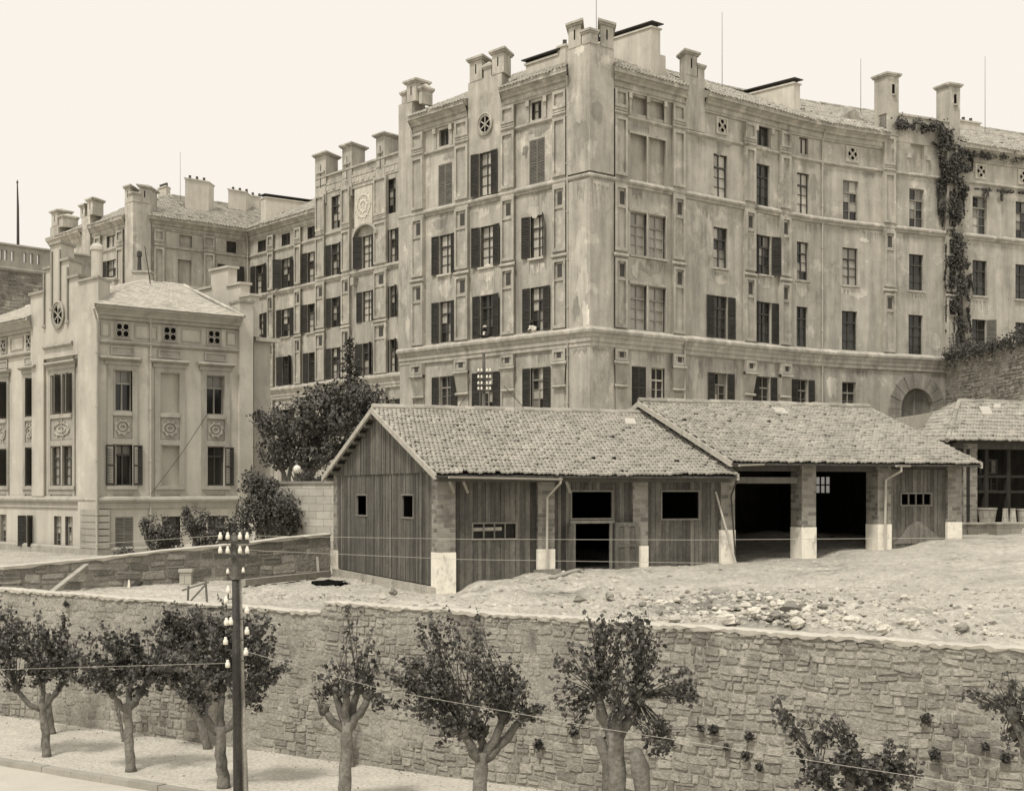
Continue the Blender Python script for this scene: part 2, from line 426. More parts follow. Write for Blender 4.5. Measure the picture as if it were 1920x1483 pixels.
def panel(mb, fa, s0, s1, z0, z1, n, st=.14, b=.115, tone=1.0):
    # raised border strips round a sunk field
    fbox(mb, fa, s0, s0 + st, n, n + b, z0, z1, tone); fbox(mb, fa, s1 - st, s1, n, n + b, z0, z1, tone)
    fbox(mb, fa, s0 + st, s1 - st, n, n + b, z1 - st, z1, tone); fbox(mb, fa, s0 + st, s1 - st, n, n + b, z0, z0 + st, tone)
def ledge(mb, fa, s0, s1, n, z, e=.08, h=.14):
    fprof(mb, fa, s0 - e, s1 + e, [(n - .02, z + h), (n + e, z + h * .6), (n + e, z + h * .35), (n, z)])
def vent(mb, fa, s0, s1, z0, z1, n):
    mb.face([fa.pos(s0, n, z0), fa.pos(s1, n, z0), fa.pos(s1, n, z1), fa.pos(s0, n, z1)], 1)
def pilaster(parent, fa, px0, px1, n0=0.0, top=True, low=True, vents=True, mat=None, upper=29.33):
    s0, s1 = fa.s(px0), fa.s(px1); m = MB(); d = MB(); n = n0 + .19; q = .5 * (s1 - s0); st = min(.17, q * .38); ds = []; pw_ = s1 - s0
    fbox(m, fa, s0, s1, n0 - .02, n, 16.2, upper, .98)
    if top:
        panel(m, fa, s0, s1, 28.36, upper, n, st)
        ledge(m, fa, s0 + .06, s1 - .06, n + .02, 27.98, .08, .2); fbox(m, fa, s0, s1, n, n + .06, 28.2, 28.36)
        panel(m, fa, s0, s1, 24.66, 27.86, n, st)
    panel(m, fa, s0, s1, 20.55, 24.14, n, st)
    ledge(m, fa, s0, s1, n + .06, 20.2, .1, .22)
    panel(m, fa, s0, s1, 16.36, 20.14, n, st)
    if vents:
        for z in (23.05, 19.1):
            d = MB(); vent(d, fa, s0 + pw_ * .38, s1 - pw_ * .27, z + .06, z + .76, n + .012); ds.append(d)
            fbox(m, fa, s0 + st, s1 - st, n, n + .07, z - .16, z - .04)
    if low:
        fbox(m, fa, s0, s1, n0 - .02, n + .12, 14.55, 15.2); panel(m, fa, s0, s1, 14.55, 15.2, n + .12, .16, .06)
        d = MB(); vent(d, fa, s0 + pw_ * .34, s1 - pw_ * .32, 14.74, 15.04, n + .13); ds.append(d)
        ledge(m, fa, s0, s1, n + .16, 14.34, .08, .2)
        e = (s1 - s0) * .08
        # tapered corbel
        p = [fa.pos(s0 + e, n - .06, 13.3), fa.pos(s1 - e, n - .06, 13.3), fa.pos(s1 - e, n0 - .02, 13.3), fa.pos(s0 + e, n0 - .02, 13.3),
             fa.pos(s0, n + .14, 14.34), fa.pos(s1, n + .14, 14.34), fa.pos(s1, n0 - .02, 14.34), fa.pos(s0, n0 - .02, 14.34)]
        m.hexa(p, .97, (4,)); ledge(m, fa, s0 + e, s1 - e, n - .02, 13.1, .1, .18)
        fbox(m, fa, s0 + e, s1 - e, n0 - .02, n0 + .05, 5, 13.1, 1.0)
    o = m.build('pilaster', mat or m_trim, parent)
    for d in ds: d.build('vent', m_vent, o)
def merlon(mb, sl, fa, s0, s1, n0, n1, z0, z1, cap=.2, slit=True, tone=1.0):
    fbox(mb, fa, s0, s1, n0, n1, z0, z1, tone, True)
    fbox(mb, fa, s0 - cap * .55, s1 + cap * .55, n0 - cap * .55, n1 + cap * .55, z1 + .002, z1 + .1, tone * .95, True)
    fbox(mb, fa, s0 - cap, s1 + cap, n0 - cap, n1 + cap, z1 + .1, z1 + .22, tone, True)
    if s0 < fa.L[1] < s1 and len(fa.L) > 2:
        cs = [s0 - cap, fa.L[1], s1 + cap]
        mb.face([fa.pos(q, n1 + cap, z1 + .22) for q in cs] + [fa.pos(q, n0 - cap, z1 + .3) for q in cs[::-1]], tone)
    else:
        c = fa.pos((s0 + s1) / 2, (n0 + n1) / 2, z1 + .5)
        q = [fa.pos(s0 - cap, n1 + cap, z1 + .22), fa.pos(s1 + cap, n1 + cap, z1 + .22), fa.pos(s1 + cap, n0 - cap, z1 + .22), fa.pos(s0 - cap, n0 - cap, z1 + .22)]
        for k in range(4): mb.face([q[k], q[(k + 1) % 4], c], tone)
    if slit:
        m = (s0 + s1) / 2; h = (z1 - z0)
        sl.face([fa.pos(m - .05, n1 + .006, z0 + h * .35), fa.pos(m + .05, n1 + .006, z0 + h * .35), fa.pos(m + .05, n1 + .006, z0 + h * .82), fa.pos(m - .05, n1 + .006, z0 + h * .82)], 1)
def quatre(parent, fa, s, z, r, n=0.0, mat=None, sq=True, dark=True, name='quatrefoil'):
    m = MB(); d = MB()
    if sq:
        R2 = r * 1.25
        fbox(m, fa, s - R2, s + R2, n - .02, n + .03, z - R2, z + R2, 1.03); panel(m, fa, s - R2, s + R2, z - R2, z + R2, n + .03, .09, .05)
    for k, (a, b) in enumerate(((.5, .5), (-.5, .5), (.5, -.5), (-.5, -.5)) if dark == 'x' else ((.52, 0), (-.52, 0), (0, .52), (0, -.52))):
        c = [(s + r * a + r * .42 * math.cos(t * math.pi / 7), z + r * b + r * .42 * math.sin(t * math.pi / 7)) for t in range(14)]
        d.face([fa.pos(x, n + .04 + k * .004, y) for x, y in c], 1)
        for rr, dd in ((.5, .06),):
            rows = [[fa.pos(s + r * a + r * w * math.cos(t * math.pi / 7), n + h, z + r * b + r * w * math.sin(t * math.pi / 7)) for t in range(15)] for w, h in ((.42, .035), (.43, .1 + k * .003), (.52, .1 + k * .003), (.54, .035))]
            m.grid(rows, 1.05)
    o = m.build(name, mat or m_trim, parent); d.build('opening', m_dark, o)
def rosette(parent, fa, s, z, r, n, mat=None, squash=1.0):
    m = MB(); d = MB()
    ring = lambda w, h: [fa.pos(s + r * w * math.cos(t * math.pi / 16), n + h, z + r * w * math.sin(t * math.pi / 16)) for t in range(33)]
    m.grid([ring(1.0, .0), ring(.98, .13), ring(.88, .15), ring(.84, .08), ring(.78, .12), ring(.7, .1), ring(.66, .02)], 1.03)
    d.face(ring(.68, .015)[:-1][::1], 1)
    for k in range(3):
        a = k * math.pi / 3 + .5; u = (math.cos(a), math.sin(a)); v = (-u[1] * .09, u[0] * .09)
        pts = [(u[0] + v[0], u[1] + v[1]), (u[0] - v[0], u[1] - v[1]), (-u[0] - v[0], -u[1] - v[1]), (-u[0] + v[0], -u[1] + v[1])]
        m.face([fa.pos(s + r * .66 * x, n + .05 + k * .006, z + r * .66 * y) for x, y in pts][::-1], .95)
    o = m.build('rosette_window', mat or m_trim, parent); d.build('opening', m_dark, o)
def drain(parent, fa, px, zt, zb, n=.16, dx=0):
    m = MB(); s = fa.s(px)
    m.tube([fa.pos(s, n + .3, zt), fa.pos(s, n, zt - .5), fa.pos(s, n, zb)], .055, 8)
    z = zt - 2
    while z > zb: m.tube([fa.pos(s, n, z), fa.pos(s, n, z - .1)], .085, 8); z -= 2.6
    return m.build('drainpipe', m_zinc, parent)
def slab_chimney(parent, fa, s0, s1, n0, n1, zb, zn, zf, tone=1.0, pots=True):
    # long rendered stack running back from the facade, top sloping, tiled cover on short legs
    m = MB(); c = MB()
    fbox(m, fa, s0, s1, n0, n1, zb, zn, tone, True, None, zf)
    fbox(m, fa, s0 - .08, s1 + .08, n0 - .08, n1 + .08, zn + .002, zn + .1, tone, True, zf + .002, zf + .1)
    o = m.build('chimney', m_pale, parent)
    for k in range(5):
        t = (k + .1) / 4.4; n = n1 + (n0 - n1) * t; z = zn + (zf - zn) * t
        fbox(c, fa, s0 + .05, s0 + .12, n - .06, n, z + .1, z + .3, 1, True); fbox(c, fa, s1 - .12, s1 - .05, n - .06, n, z + .1, z + .3, 1, True)
    fbox(c, fa, s0 - .12, s1 + .12, n0 - .1, n1 + .18, zn + .3, zn + .36, 1, True, zf + .3, zf + .36)
    c.build('chimney_cover', m_iron, o)
    return o

cb = thing('corner_building', (K.x, K.y, 4), 'tall rendered corner building with merloned turrets and curved flank, behind the tiled sheds', 'building')
holes = []; todo = []
def hole(px, w, row, blind=False, dep=.3, z=None, **kw):
    fa = kw.pop('fa', M); s = fa.s(px); wm = (fa.s(px + w / 2) - fa.s(px - w / 2))
    z0, z1 = z or ROW[row]
    holes.append((s - wm / 2, s + wm / 2, z0, z1, blind)); 
    if not blind: todo.append((fa, s, z0, wm, z1 - z0, kw))
# A side
hole(1007, 29, 1, style='dark', shut='closed', smat=m_shut2); hole(835, 26, 1, style='dark', shut='closed', smat=m_shut2)
hole(912, 23, 1, style='curtain', shut='both', n=.14)
hole(1006, 18, 0, style='mix', rows=2, tr=None); hole(832, 18, 0, style='mix', rows=2, tr=None)
for px in (1007, 913, 835):
    hole(px, 25 if px > 850 else 23, 2, style='curtain', shut='both', sill=m_pale)
    hole(px, 25 if px > 850 else 23, 3, style='mix' if px != 913 else 'dark', shut='both')
    hole(px, 25 if px > 850 else 23, 4, style='dark' if px < 900 else 'mix', shut='both', sill=m_pale, fm=m_frame, ang=.04, n=.05 if px == 913 else 0.0)
# B side
for px in (1197, 1232.5):
    hole(px, 30, 1, blind=True, z=(24.62, 27.25)); hole(px, 30, 0, blind=True, z=(28.3, 29.25))
    hole(px, 30, 2, style='pale', fm=m_frame, sill=m_trim); hole(px, 30, 3, style='pale', fm=m_frame)
hole(1198, 27, 4, style='dark', shut='closed', fm=m_frame); hole(1234, 25, 4, style='dark', fm=m_pale)
hole(1351, 26, 1, style='curtain'); hole(1351, 26, 2, style='mix', sill=m_trim); hole(1351, 26, 3, style='dark', shut='both', ang=.02); hole(1351, 24, 4, style='mix', shut='both', ang=.04, fm=m_frame)
hole(1431, 24, 0, style='dark', rows=1, tr=None, z=(28.2, 29.4)); hole(1431, 25, 1, style='dark', tr=.7); hole(1434, 24, 2, style='mix', shut='both', sill=m_trim); hole(1434, 24, 3, style='dark', shut='both', ang=.03); hole(1433, 22, 4, style='dark', shut='both', ang=.03, fm=m_frame)
hole(1507, 17, 0, style='mix', rows=1, tr=None, z=(28.3, 29.3)); hole(1506, 23, 1, style='curtain'); hole(1505, 22, 2, style='mix', sill=m_trim); hole(1504, 21, 3, style='dark'); hole(1505, 20, 4, style='dark', shut='both', fm=m_frame, ang=.04)
hole(1595, 29, 1, style='mix', fm=m_frame); hole(1594, 29, 2, style='pale', sill=m_trim); hole(1593, 29, 3, style='dark'); hole(1592, 26, 4, style='dark', fm=m_frame)
hole(1719, 28, 1, style='mix', fm=m_frame); hole(1718, 27, 2, style='dark', sill=m_trim); hole(1717, 27, 3, style='dark', z=(16.3, 18.9))
hole(1720, 26, 0, blind=True, z=(28.15, 30.4))
hole(1837, 27, 1, style='mix', fm=m_frame); hole(1837, 27, 2, style='dark', sill=m_trim); hole(1836, 27, 3, style='dark', shut='right', smat=m_shut2, ang=1.2, z=(16.6, 18.9))
hole(1918, 27, 1, style='mix'); hole(1917, 26, 2, style='dark', sill=m_trim); hole(1916, 24, 3, style='dark', z=(16.6, 18.9))
# gate opening at the right
gx0, gx1 = M.s(1688), M.s(1749); gm = (gx0 + gx1) / 2; gr = (gx1 - gx0) / 2
holes.append((gx0 - .02, gx1 + .02, 5, 14.2, False))
w = MB(); wall_holes(w, M, 0, M.L[-1], 4, 30.55, holes); w.build('wall', m_pl, cb)
# body behind the facade: end wall, rear walls
w = MB()
b0 = M.pos(0, 0, 4); b1 = M.pos(0, -12, 4); b2 = M.pos(M.L[-1], -12, 4); b3 = M.pos(M.L[-1], 0, 4); bk = M.pos(SK, -12, 4)
for p, q in ((b1, b0), (bk, b1), (b2, bk), (b3, b2)): w.face([p, q, q + V(0, 0, 26), p + V(0, 0, 26)], .95)
w.build('rear_wall', m_pl, cb)
for fa, s, z0, wm, h, kw in todo: window(cb, fa, s, z0, wm, h, **kw)
# interior backing so that gaps read as rooms
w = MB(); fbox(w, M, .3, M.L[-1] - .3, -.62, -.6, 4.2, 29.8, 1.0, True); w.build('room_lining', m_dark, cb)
# mouldings
def run(prof, fa, parent, spans, name, mat=None, tone=1.0, dn=0):
    for a, b in spans:
        m = MB(); fprof(m, fa, fa.s(a) if a else 0, fa.s(b) if b else fa.L[-1], [(n + dn, z) for n, z in prof], tone)
        if prof is PROF_CORN: fbox(m, fa, fa.s(a) if a else 0, fa.s(b) if b else fa.L[-1], -.1, .66, 30.1, 30.38, tone, True, None, 30.66)
        m.build(name, mat or m_trim, parent)
run(PROF_CORN, M, cb, [(777, 879), (943, 1064), (1151, 1284), (1319, 1658), (1797, 2000)], 'cornice')
run(PROF_S1, M, cb, [(None, None)], 'string_course'); run(PROF_S2, M, cb, [(None, 1795)], 'string_course', m_trim, 1.08)
run(PROF_AT, M, cb, [(798, 857), (966, 1037), (1177, 1260), (1283, 1393), (1412, 1459), (1478, 1652), (1675, 1769), (1791, 2000)], 'attic_sill')
for a, b in ((777, 798), (857, 881), (942, 966), (1037, 1061), (1153, 1176), (1260, 1282), (1393, 1412), (1459, 1477)): pilaster(cb, M, a, b)
pilaster(cb, M, 1653, 1674, low=False, upper=30.2); pilaster(cb, M, 1770, 1789, low=False, upper=30.2)
# attic frames: little blocks beside the attic windows
for c, hw in ((1006, 16), (832, 15), (1431, 15)):
    for sd in (-1, 1):
        m = MB(); s = M.s(c + sd * hw); fbox(m, M, s - .14, s + .14, 0, .2, 29.0, 29.33, 1.15); fbox(m, M, s - .1, s + .1, 0, .08, 28.12, 29.0); m.build('attic_bracket', m_trim, cb)
for c in (1182, 1215, 1247, 1702, 1738):
    m = MB(); s = M.s(c); fbox(m, M, s - .13, s + .13, 0, .2, 29.02, 29.33, 1.12); fbox(m, M, s - .09, s + .09, 0, .07, 28.12, 29.02); m.build('attic_bracket', m_trim, cb)
# raised frames round the paired panels on the right flank
for px in (1197, 1232.5):
    s = M.s(px); hw = (M.s(px + 15) - M.s(px - 15)) / 2
    for z0, z1 in (ROW[1], ROW[2], ROW[3]):
        m = MB(); fbox(m, M, s + hw + .02, s + hw + .12, 0, .07, z0, z1 + .2); fbox(m, M, s - hw - .1, s + hw + .02, 0, .069, z1 + .05, z1 + .2); m.build('panel_frame', m_trim, cb)
# piers and turrets
def pier(parent, fa, a, b, n, z0, z1, name='pier', back=-.9, mat=None, hs=()):
    m = MB(); sa, sb = fa.s(a), fa.s(b)
    if hs:
        wall_holes(m, fa, sa, sb, z0, z1, hs, dep=n + .001, n=n)
        for q in (sa, sb): m.face([fa.pos(q, k, z) for k, z in ((0, z0), (n, z0), (n, z1), (0, z1))])
        for z in (z0, z1): m.face([fa.pos(q, k, z) for q, k in ((sa, 0), (sa, n), (sb, n), (sb, 0))])
        zt = 29.9
        if z1 > zt: fbox(m, fa, sa, sb, back, -.002, zt, z1 - .001, 1, True)
    else: fbox(m, fa, sa, sb, back, n, z0, z1, 1, True)
    return m.build(name, mat or m_pl, parent)
def hrect(px, w, z): return (M.s(px) - (M.s(px + w / 2) - M.s(px - w / 2)) / 2, M.s(px) + (M.s(px + w / 2) - M.s(px - w / 2)) / 2, z[0], z[1])
pier(cb, M, 752.2, 777, .2, 16.3, 31.45); pier(cb, M, 880, 942.5, .14, 24.6, 31.4, hs=[hrect(912, 23, ROW[1])]); pier(cb, M, 1065, 1150.5, .24, 24.6, 31.4)
pier(cb, M, 1065, 1150.5, .16, 16.3, 24.2); pier(cb, M, 1284, 1319.5, .14, 28.1, 31.2, back=-1.5)
pier(cb, M, 880, 942.5, .05, 5, 15.3, hs=[hrect(913, 25, ROW[4])]); pier(cb, M, 1065, 1150.5, .1, 5, 15.3); pier(cb, M, 752.2, 777, .1, 5, 15.3)
def turret(parent, fa, mer, low=(), name='turret'):
    m = MB(); sls = []
    for a, b, n0, n1, z0, z1 in mer: sl = MB(); sls.append(sl); merlon(m, sl, fa, a, b, n0, n1, z0, z1)
    for a, b, n0, n1, z0, z1 in low: merlon(m, None, fa, a, b, n0, n1, z0, z1, .12, False)
    o = m.build(name, m_pl, parent)
    for sl in sls: sl.build('slit', m_dark, o)
sA = lambda p: M.s(p, .2)
turret(cb, M, [(sA(1066), sA(1089), -.95, .27, 31.4, 32.55), (sA(1126), sA(1150), -.95, .27, 31.4, 32.55)], [(SK - .62, SK + .62, -.5, .28, 31.4, 31.95)])
turret(cb, M, [(sA(880), sA(903), -.95, .17, 31.4, 32.55), (sA(922), sA(944), -.95, .17, 31.4, 32.55)], [(sA(905.5), sA(919.5), -.4, .1, 31.4, 31.9)])
turret(cb, M, [(sA(763), sA(780), -.8, .23, 31.4, 32.5)], [(sA(753), sA(761), -.6, .2, 31.4, 31.95), (sA(781.5), sA(787), -.9, .0, 31.2, 32.0)])
turret(cb, M, [(M.s(1284), M.s(1305), -.8, .16, 31.2, 32.35)], [(M.s(1307), M.s(1319), -1.2, .13, 31.2, 31.75)])
# raised bay at the right with two tall square turrets
m = MB(); fbox(m, M, M.s(1661), M.s(1792), -.6, .05, 30, 31.7, 1, True); fbox(m, M, M.s(1660), M.s(1793), -.65, .12, 31.702, 31.85, 1, True); m.build('parapet', m_pl, cb)
for a, b in ((1661, 1682), (1778, 1797)):
    m = MB(); sl = MB(); merlon(m, sl, M, M.s(a), M.s(b), -1.1, .16, 30.3, 34.1, .16, False)
    s = (M.s(a) + M.s(b)) / 2
    fbox(m, M, s - .16, s + .2, .16, .3, 32.85, 32.95); sl.face([M.pos(s - .1, .166, 33), M.pos(s + .12, .166, 33), M.pos(s + .12, .166, 33.6), M.pos(s - .1, .166, 33.6)], 1)
    o = m.build('turret', m_pl, cb); sl.build('slit', m_dark, o)
rosette(cb, M, M.s(912), M.z(912, 235), .68, .14)
for px, py in ((1353, 238), (1597, 294), (1838, 326), (1918, 332)): quatre(cb, M, M.s(px), 28.78, .4, 0.0, dark=True, mat=m_pale)
# arched gate
m = MB(); zc = 14.14 - gr; zo = gr * 1.72
for k in range(9):
    a0 = math.pi * (1 - k / 9) - .012; a1 = math.pi * (1 - (k + 1) / 9) + .012
    pt = lambda a, r, n: M.pos(gm + math.cos(a) * r, n, zc + math.sin(a) * r)
    am = (a0 + a1) / 2
    for x0, x1 in ((a0, am), (am, a1)):
        m.hexa([pt(x0, gr, .1), pt(x1, gr, .1), pt(x1, gr, -.3), pt(x0, gr, -.3), pt(x0, zo, .1), pt(x1, zo, .1), pt(x1, zo, -.0), pt(x0, zo, -.0)], R.uniform(.62, .8), (4,))
for sg in (-1, 1): fbox(m, M, gm + (sg * gr if sg > 0 else -zo), gm + (zo if sg > 0 else -gr), -.3, .1, 5, zc, .74)
o = m.build('gate_arch', m_pl, cb)
m = MB(); pts = [M.pos(gm + math.cos(math.pi * t / 16) * gr * 1.0, -.25, zc + math.sin(math.pi * t / 16) * gr) for t in range(17)]
m.face([M.pos(gm + gr, -.25, 12.0), *pts, M.pos(gm - gr, -.25, 12.0)], .5); fbox(m, M, gm - .05, gm + .05, -.25, -.2, 12, 14.1, .7); fbox(m, M, gm - gr, gm + gr, -.28, -.15, 11.8, 12.0, .8, True)
m.build('gate_infill', m_pl, cb)
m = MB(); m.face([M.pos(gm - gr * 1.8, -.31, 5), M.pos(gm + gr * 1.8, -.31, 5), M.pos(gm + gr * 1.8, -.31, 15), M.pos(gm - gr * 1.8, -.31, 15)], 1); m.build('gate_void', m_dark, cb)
for px in (1064.5, 1540, 1281.5): drain(cb, M, px, 29.9 if px != 1281.5 else 16, 5.5, .2 if px != 1540 else .1)
# peeled plaster on the corner pier: pale irregular scabs a few mm proud
def scab(fa, px, py, w, h, n, seed, tone=1.25):
    rd = random.Random(seed); s = fa.s(px, n); z = fa.z(px, py, n); k = 34
    ring = []
    for i in range(k):
        a_ = 2 * math.pi * i / k; f_ = 1 + .55 * noise.noise(V(math.cos(a_) * 1.3, math.sin(a_) * 1.3, seed * 3.7)) + .25 * noise.noise(V(math.cos(a_) * 4, math.sin(a_) * 4, seed)) + rd.uniform(-.06, .06)
        ring.append((math.cos(a_) * w * f_, math.sin(a_) * h * f_ * (1.3 if math.sin(a_) < 0 and rd.random() < .3 else 1)))
    tone = 1 + (tone - 1) * 1.7
    m = MB(); m.face([fa.pos(s + a, n, z + b) for a, b in ring], tone); m.build('bare_patch', m_pl, cb)
scab(M, 1092, 532, .42, 1.1, .166, 1, 1.22); scab(M, 1098, 588, .24, .85, .167, 2, 1.4); scab(M, 1090, 470, .45, 1.1, .165, 9, 1.1); scab(M, 1080, 575, .25, .6, .168, 10, .85)
scab(M, 1130, 372, .5, .8, .165, 4, 1.1)
for i, (px, py) in enumerate(((758, 560), (760, 480), (765, 615), (757, 520))): scab(M, px, py, .22, .7, .206, 20 + i, 1.2)
scab(M, 1560, 722, .45, .7, .006, 31, 1.3); scab(M, 1330, 600, .3, 1.1, .005, 33, 1.12); scab(M, 1313, 680, .3, .9, .005, 35, .85)
sd_ = 50
for px, py, w_, h_, t_ in ((836, 541, .55, .5, 1.22), (913, 513, .6, .4, 1.28), (1008, 500, .55, .35, 1.2), (880, 560, .2, .5, 1.2), (1000, 395, .5, .3, 1.15), (905, 395, .7, .35, 1.15), (824, 420, .6, .35, .84), (1012, 245, .7, .3, .78), (845, 290, .6, .25, .8), (985, 283, .25, .35, .72), (940, 500, .3, .5, 1.12),
        (1350, 524, .5, .3, 1.22), (1330, 440, .3, 1.2, 1.14), (1434, 532, .5, .35, 1.2), (1432, 395, .6, .25, 1.12), (1505, 545, .4, .4, 1.15), (1525, 350, .35, .7, .85), (1480, 345, .3, .9, .88), (1215, 500, .9, .35, .88), (1190, 505, .3, .4, 1.1), (1350, 270, .35, .5, .82), (1595, 425, 1.1, .25, .82), (1610, 550, .7, .3, 1.18), (1620, 450, .4, .15, 1.3), (1756, 640, .4, .5, 1.15), (1720, 440, 1.3, .2, .9), (1460, 690, .3, .6, .82), (1300, 690, .35, 1.0, 1.1), (1380, 690, .25, .8, .85)):
    sd_ += 1; scab(M, px, py, w_, h_, .004 + .0004 * (sd_ - 50), sd_, t_)
for px, py, w_, h_, t_ in ((1085, 200, .3, 1.0, 1.12), (1120, 210, .4, .5, .86), (1085, 95, .35, .3, 1.18), (1090, 250, .5, .8, .9), (912, 185, .5, .4, .92)): sd_ += 1; scab(M, px, py, w_, h_, .246 if px > 1000 else .146, sd_, t_)
# run-off stains: ragged combs of drips below sills and string courses
def drips(fa, sc_, w_, z, ln, n, seed, tone):
    rd = random.Random(seed); top = []; bot = []; q = sc_ - w_ / 2; lo = ln * rd.uniform(.1, .3)
    top = [(sc_ - w_ / 2, z), (sc_ + w_ / 2, z)]
    while q < sc_ + w_ / 2 - .04:
        e = min(q + rd.uniform(.05, .14), sc_ + w_ / 2); d_ = ln * rd.uniform(.35, 1.0) if rd.random() < .6 else lo * rd.uniform(.6, 1.5)
        bot += [(q, z - lo * rd.uniform(.5, 1)), (q + (e - q) * .35, z - d_), (q + (e - q) * .6, z - d_ * rd.uniform(.9, 1))]; q = e
    bot.append((sc_ + w_ / 2, z - lo * .4))
    m = MB(); m.face([fa.pos(a, n, b) for a, b in bot] + [fa.pos(a, n, b) for a, b in top[::-1]], tone); m.build('rain_streak', m_pl, cb)
rdd_ = random.Random(77); k_ = 0
for px in (835, 913, 1007, 1197, 1232, 1351, 1434, 1505, 1594, 1718, 1837):
    k_ += 1; drips(M, M.s(px) + rdd_.uniform(-.1, .1), rdd_.uniform(.9, 1.5), 20.34, rdd_.uniform(.6, 1.35), .02 + k_ * .0003, k_, rdd_.choice((1.28, 1.35, .78, 1.22)))
for a, b in ((800, 856), (884, 940), (968, 1035), (1178, 1258), (1284, 1392), (1320, 1392), (1413, 1458), (1479, 1538), (1545, 1650), (1580, 1650), (1676, 1766), (1800, 1915), (1066, 1104), (1108, 1150)):
    for z, mx in ((24.1, 1.1), (15.16, .72), (27.8, .62)):
        if z > 27 and a in (1066, 1108, 884): continue
        k_ += 1; s0_, s1_ = M.s(a), M.s(b); w_ = min(rdd_.uniform(.5, 1.5), (s1_ - s0_) * .8)
        nn_ = {(1066, 24.1): .17, (1108, 24.1): .17, (1066, 15.16): .11, (1108, 15.16): .11, (884, 15.16): .06}.get((a, z), .006)
        drips(M, rdd_.uniform(s0_ + w_ / 2 + .1, s1_ - w_ / 2 - .1) if s1_ - s0_ > w_ + .25 else (s0_ + s1_) / 2, w_, z, mx * rdd_.uniform(.5, 1) * (2.2 if nn_ > .05 and z > 20 else 1), nn_ + k_ * .0003, k_, rdd_.choice((.74, .8, .7, .84, 1.2)))
# roofs
m = MB(); EV = .75; RH = 3.5; RN = -6.6
def rf(fa): return lambda u, v: fa.pos(u, EV + (RN - EV) * v, 30.3 + RH * v)
for a, b in ((M.s(777), M.s(879)), (M.s(943), M.s(1065)), (M.s(1150.5), M.s(1284)), (M.s(1319), M.s(1659)), (M.s(1797), M.L[-1])):
    tiles(m, rf(M), a, b, 7.6, .26, .42, .06, .05, sub=4, seed=int(a * 10) + 3, miss=.05)
for a, b in ((0.2, M.s(777)), (M.s(879), M.s(943)), (M.s(1065), SK), (SK, M.s(1150.5)), (M.s(1284), M.s(1319)), (M.s(1659), M.s(1797))):
    f0 = lambda u, v: M.pos(u, -.5 + (RN + .5) * v, 30.85 + 2.95 * v)
    tiles(m, f0, a, b, 6.2, .26, .42, .06, .05, sub=3, seed=int(a * 10) + 5)
cs = M.cuts(0.2, M.L[-1])
m.grid([[M.pos(q, RN, 30.3 + RH) for q in cs], [M.pos(q, -12.6, 29.8) for q in cs]])
for i in range(len(cs) - 1): ridge_tiles(m, M.pos(cs[i], RN, 33.83), M.pos(cs[i + 1], RN, 33.83), .15, .42, i)
roof = m.build('roof', m_tile2, cb)
def ns(px, n): return M.s(px, n)
slab_chimney(roof, BF, BF.s(1221, -2.2), BF.s(1238, -2.2), -9.0, -2.2, 30.6, 34.3, 34.3)
slab_chimney(roof, BF, BF.s(1488, -1.6), BF.s(1500, -1.6), -8.0, -1.6, 30.6, 33.2, 33.2, 1.1)
m = MB(); fbox(m, M, ns(1228, -1.4), ns(1247, -1.4), -2.2, -1.3, 30.4, 32.5, 1, True); m.build('chimney', m_pale, roof)
def roof_stack(fa, px0, px1, n, d, zb, zt, par, tone=1.0, pots=True):
    m = MB(); c = MB(); a, b = fa.s(px0, n), fa.s(px1, n)
    fbox(m, fa, a, b, n - d, n, zb, zt, tone, True); fbox(m, fa, a - .08, b + .08, n - d - .08, n + .08, zt + .002, zt + .12, tone, True)
    o = m.build('chimney', m_pale, par); k = a + .2
    if not pots: c = MB(); fbox(c, fa, a - .2, b + .2, n - d - .2, n + .2, zt + .28, zt + .35, 1, True); fbox(c, fa, a, a + .1, n - d, n, zt + .12, zt + .28, 1, True); fbox(c, fa, b - .1, b, n - d, n, zt + .12, zt + .28, 1, True); c.build('chimney_cover', m_iron, o)
    while pots and k < b - .1: c = MB(); c.lathe(fa.pos(k, n - d / 2, zt + .1), [(.14, 0), (.11, .35), (.13, .4), (0, .42)], 8, 1); c.build('chimney_pot', m_iron, o); k += .7
roof_stack(AF, 986, 1046, -2.6, .8, 30.8, 32.5, roof, 1.0, False); roof_stack(AF, 1046, 1060, -2.6, .7, 31, 32.9, roof)
roof_stack(M, 1800, 1838, -5, 1.2, 31, 33.6, roof, .95); roof_stack(M, 1380, 1397, -6.2, .8, 31, 33.3, roof, 1.0, False)
m = MB()
m.hexa([M.pos(ns(1545, -2), -2.0, 31.0), M.pos(ns(1630, -2), -2.0, 31.0), M.pos(ns(1630, -2), -7, 32.2), M.pos(ns(1545, -2), -7, 32.2)] + [M.pos(ns(1600, -2), -2.0, 32.3), M.pos(ns(1605, -2), -2.0, 32.3), M.pos(ns(1605, -2), -7, 33.8), M.pos(ns(1560, -2), -7, 33.8)], 1)
m.build('dormer', m_tile2, roof)
for px, zt in ((1354, 37.9), (1614, 36.8), (1847, 38.5), (1118, 38)):
    m = MB(); p = M.pos(M.s(px, -5), -5, 32.4); m.tube([p, p + V(0, 0, zt - 32.4)], [.022, .012], 6); m.lathe(p, [(.12, 0), (.09, .2), (.02, .3)], 8); m.build('lightning_rod', m_iron, roof)

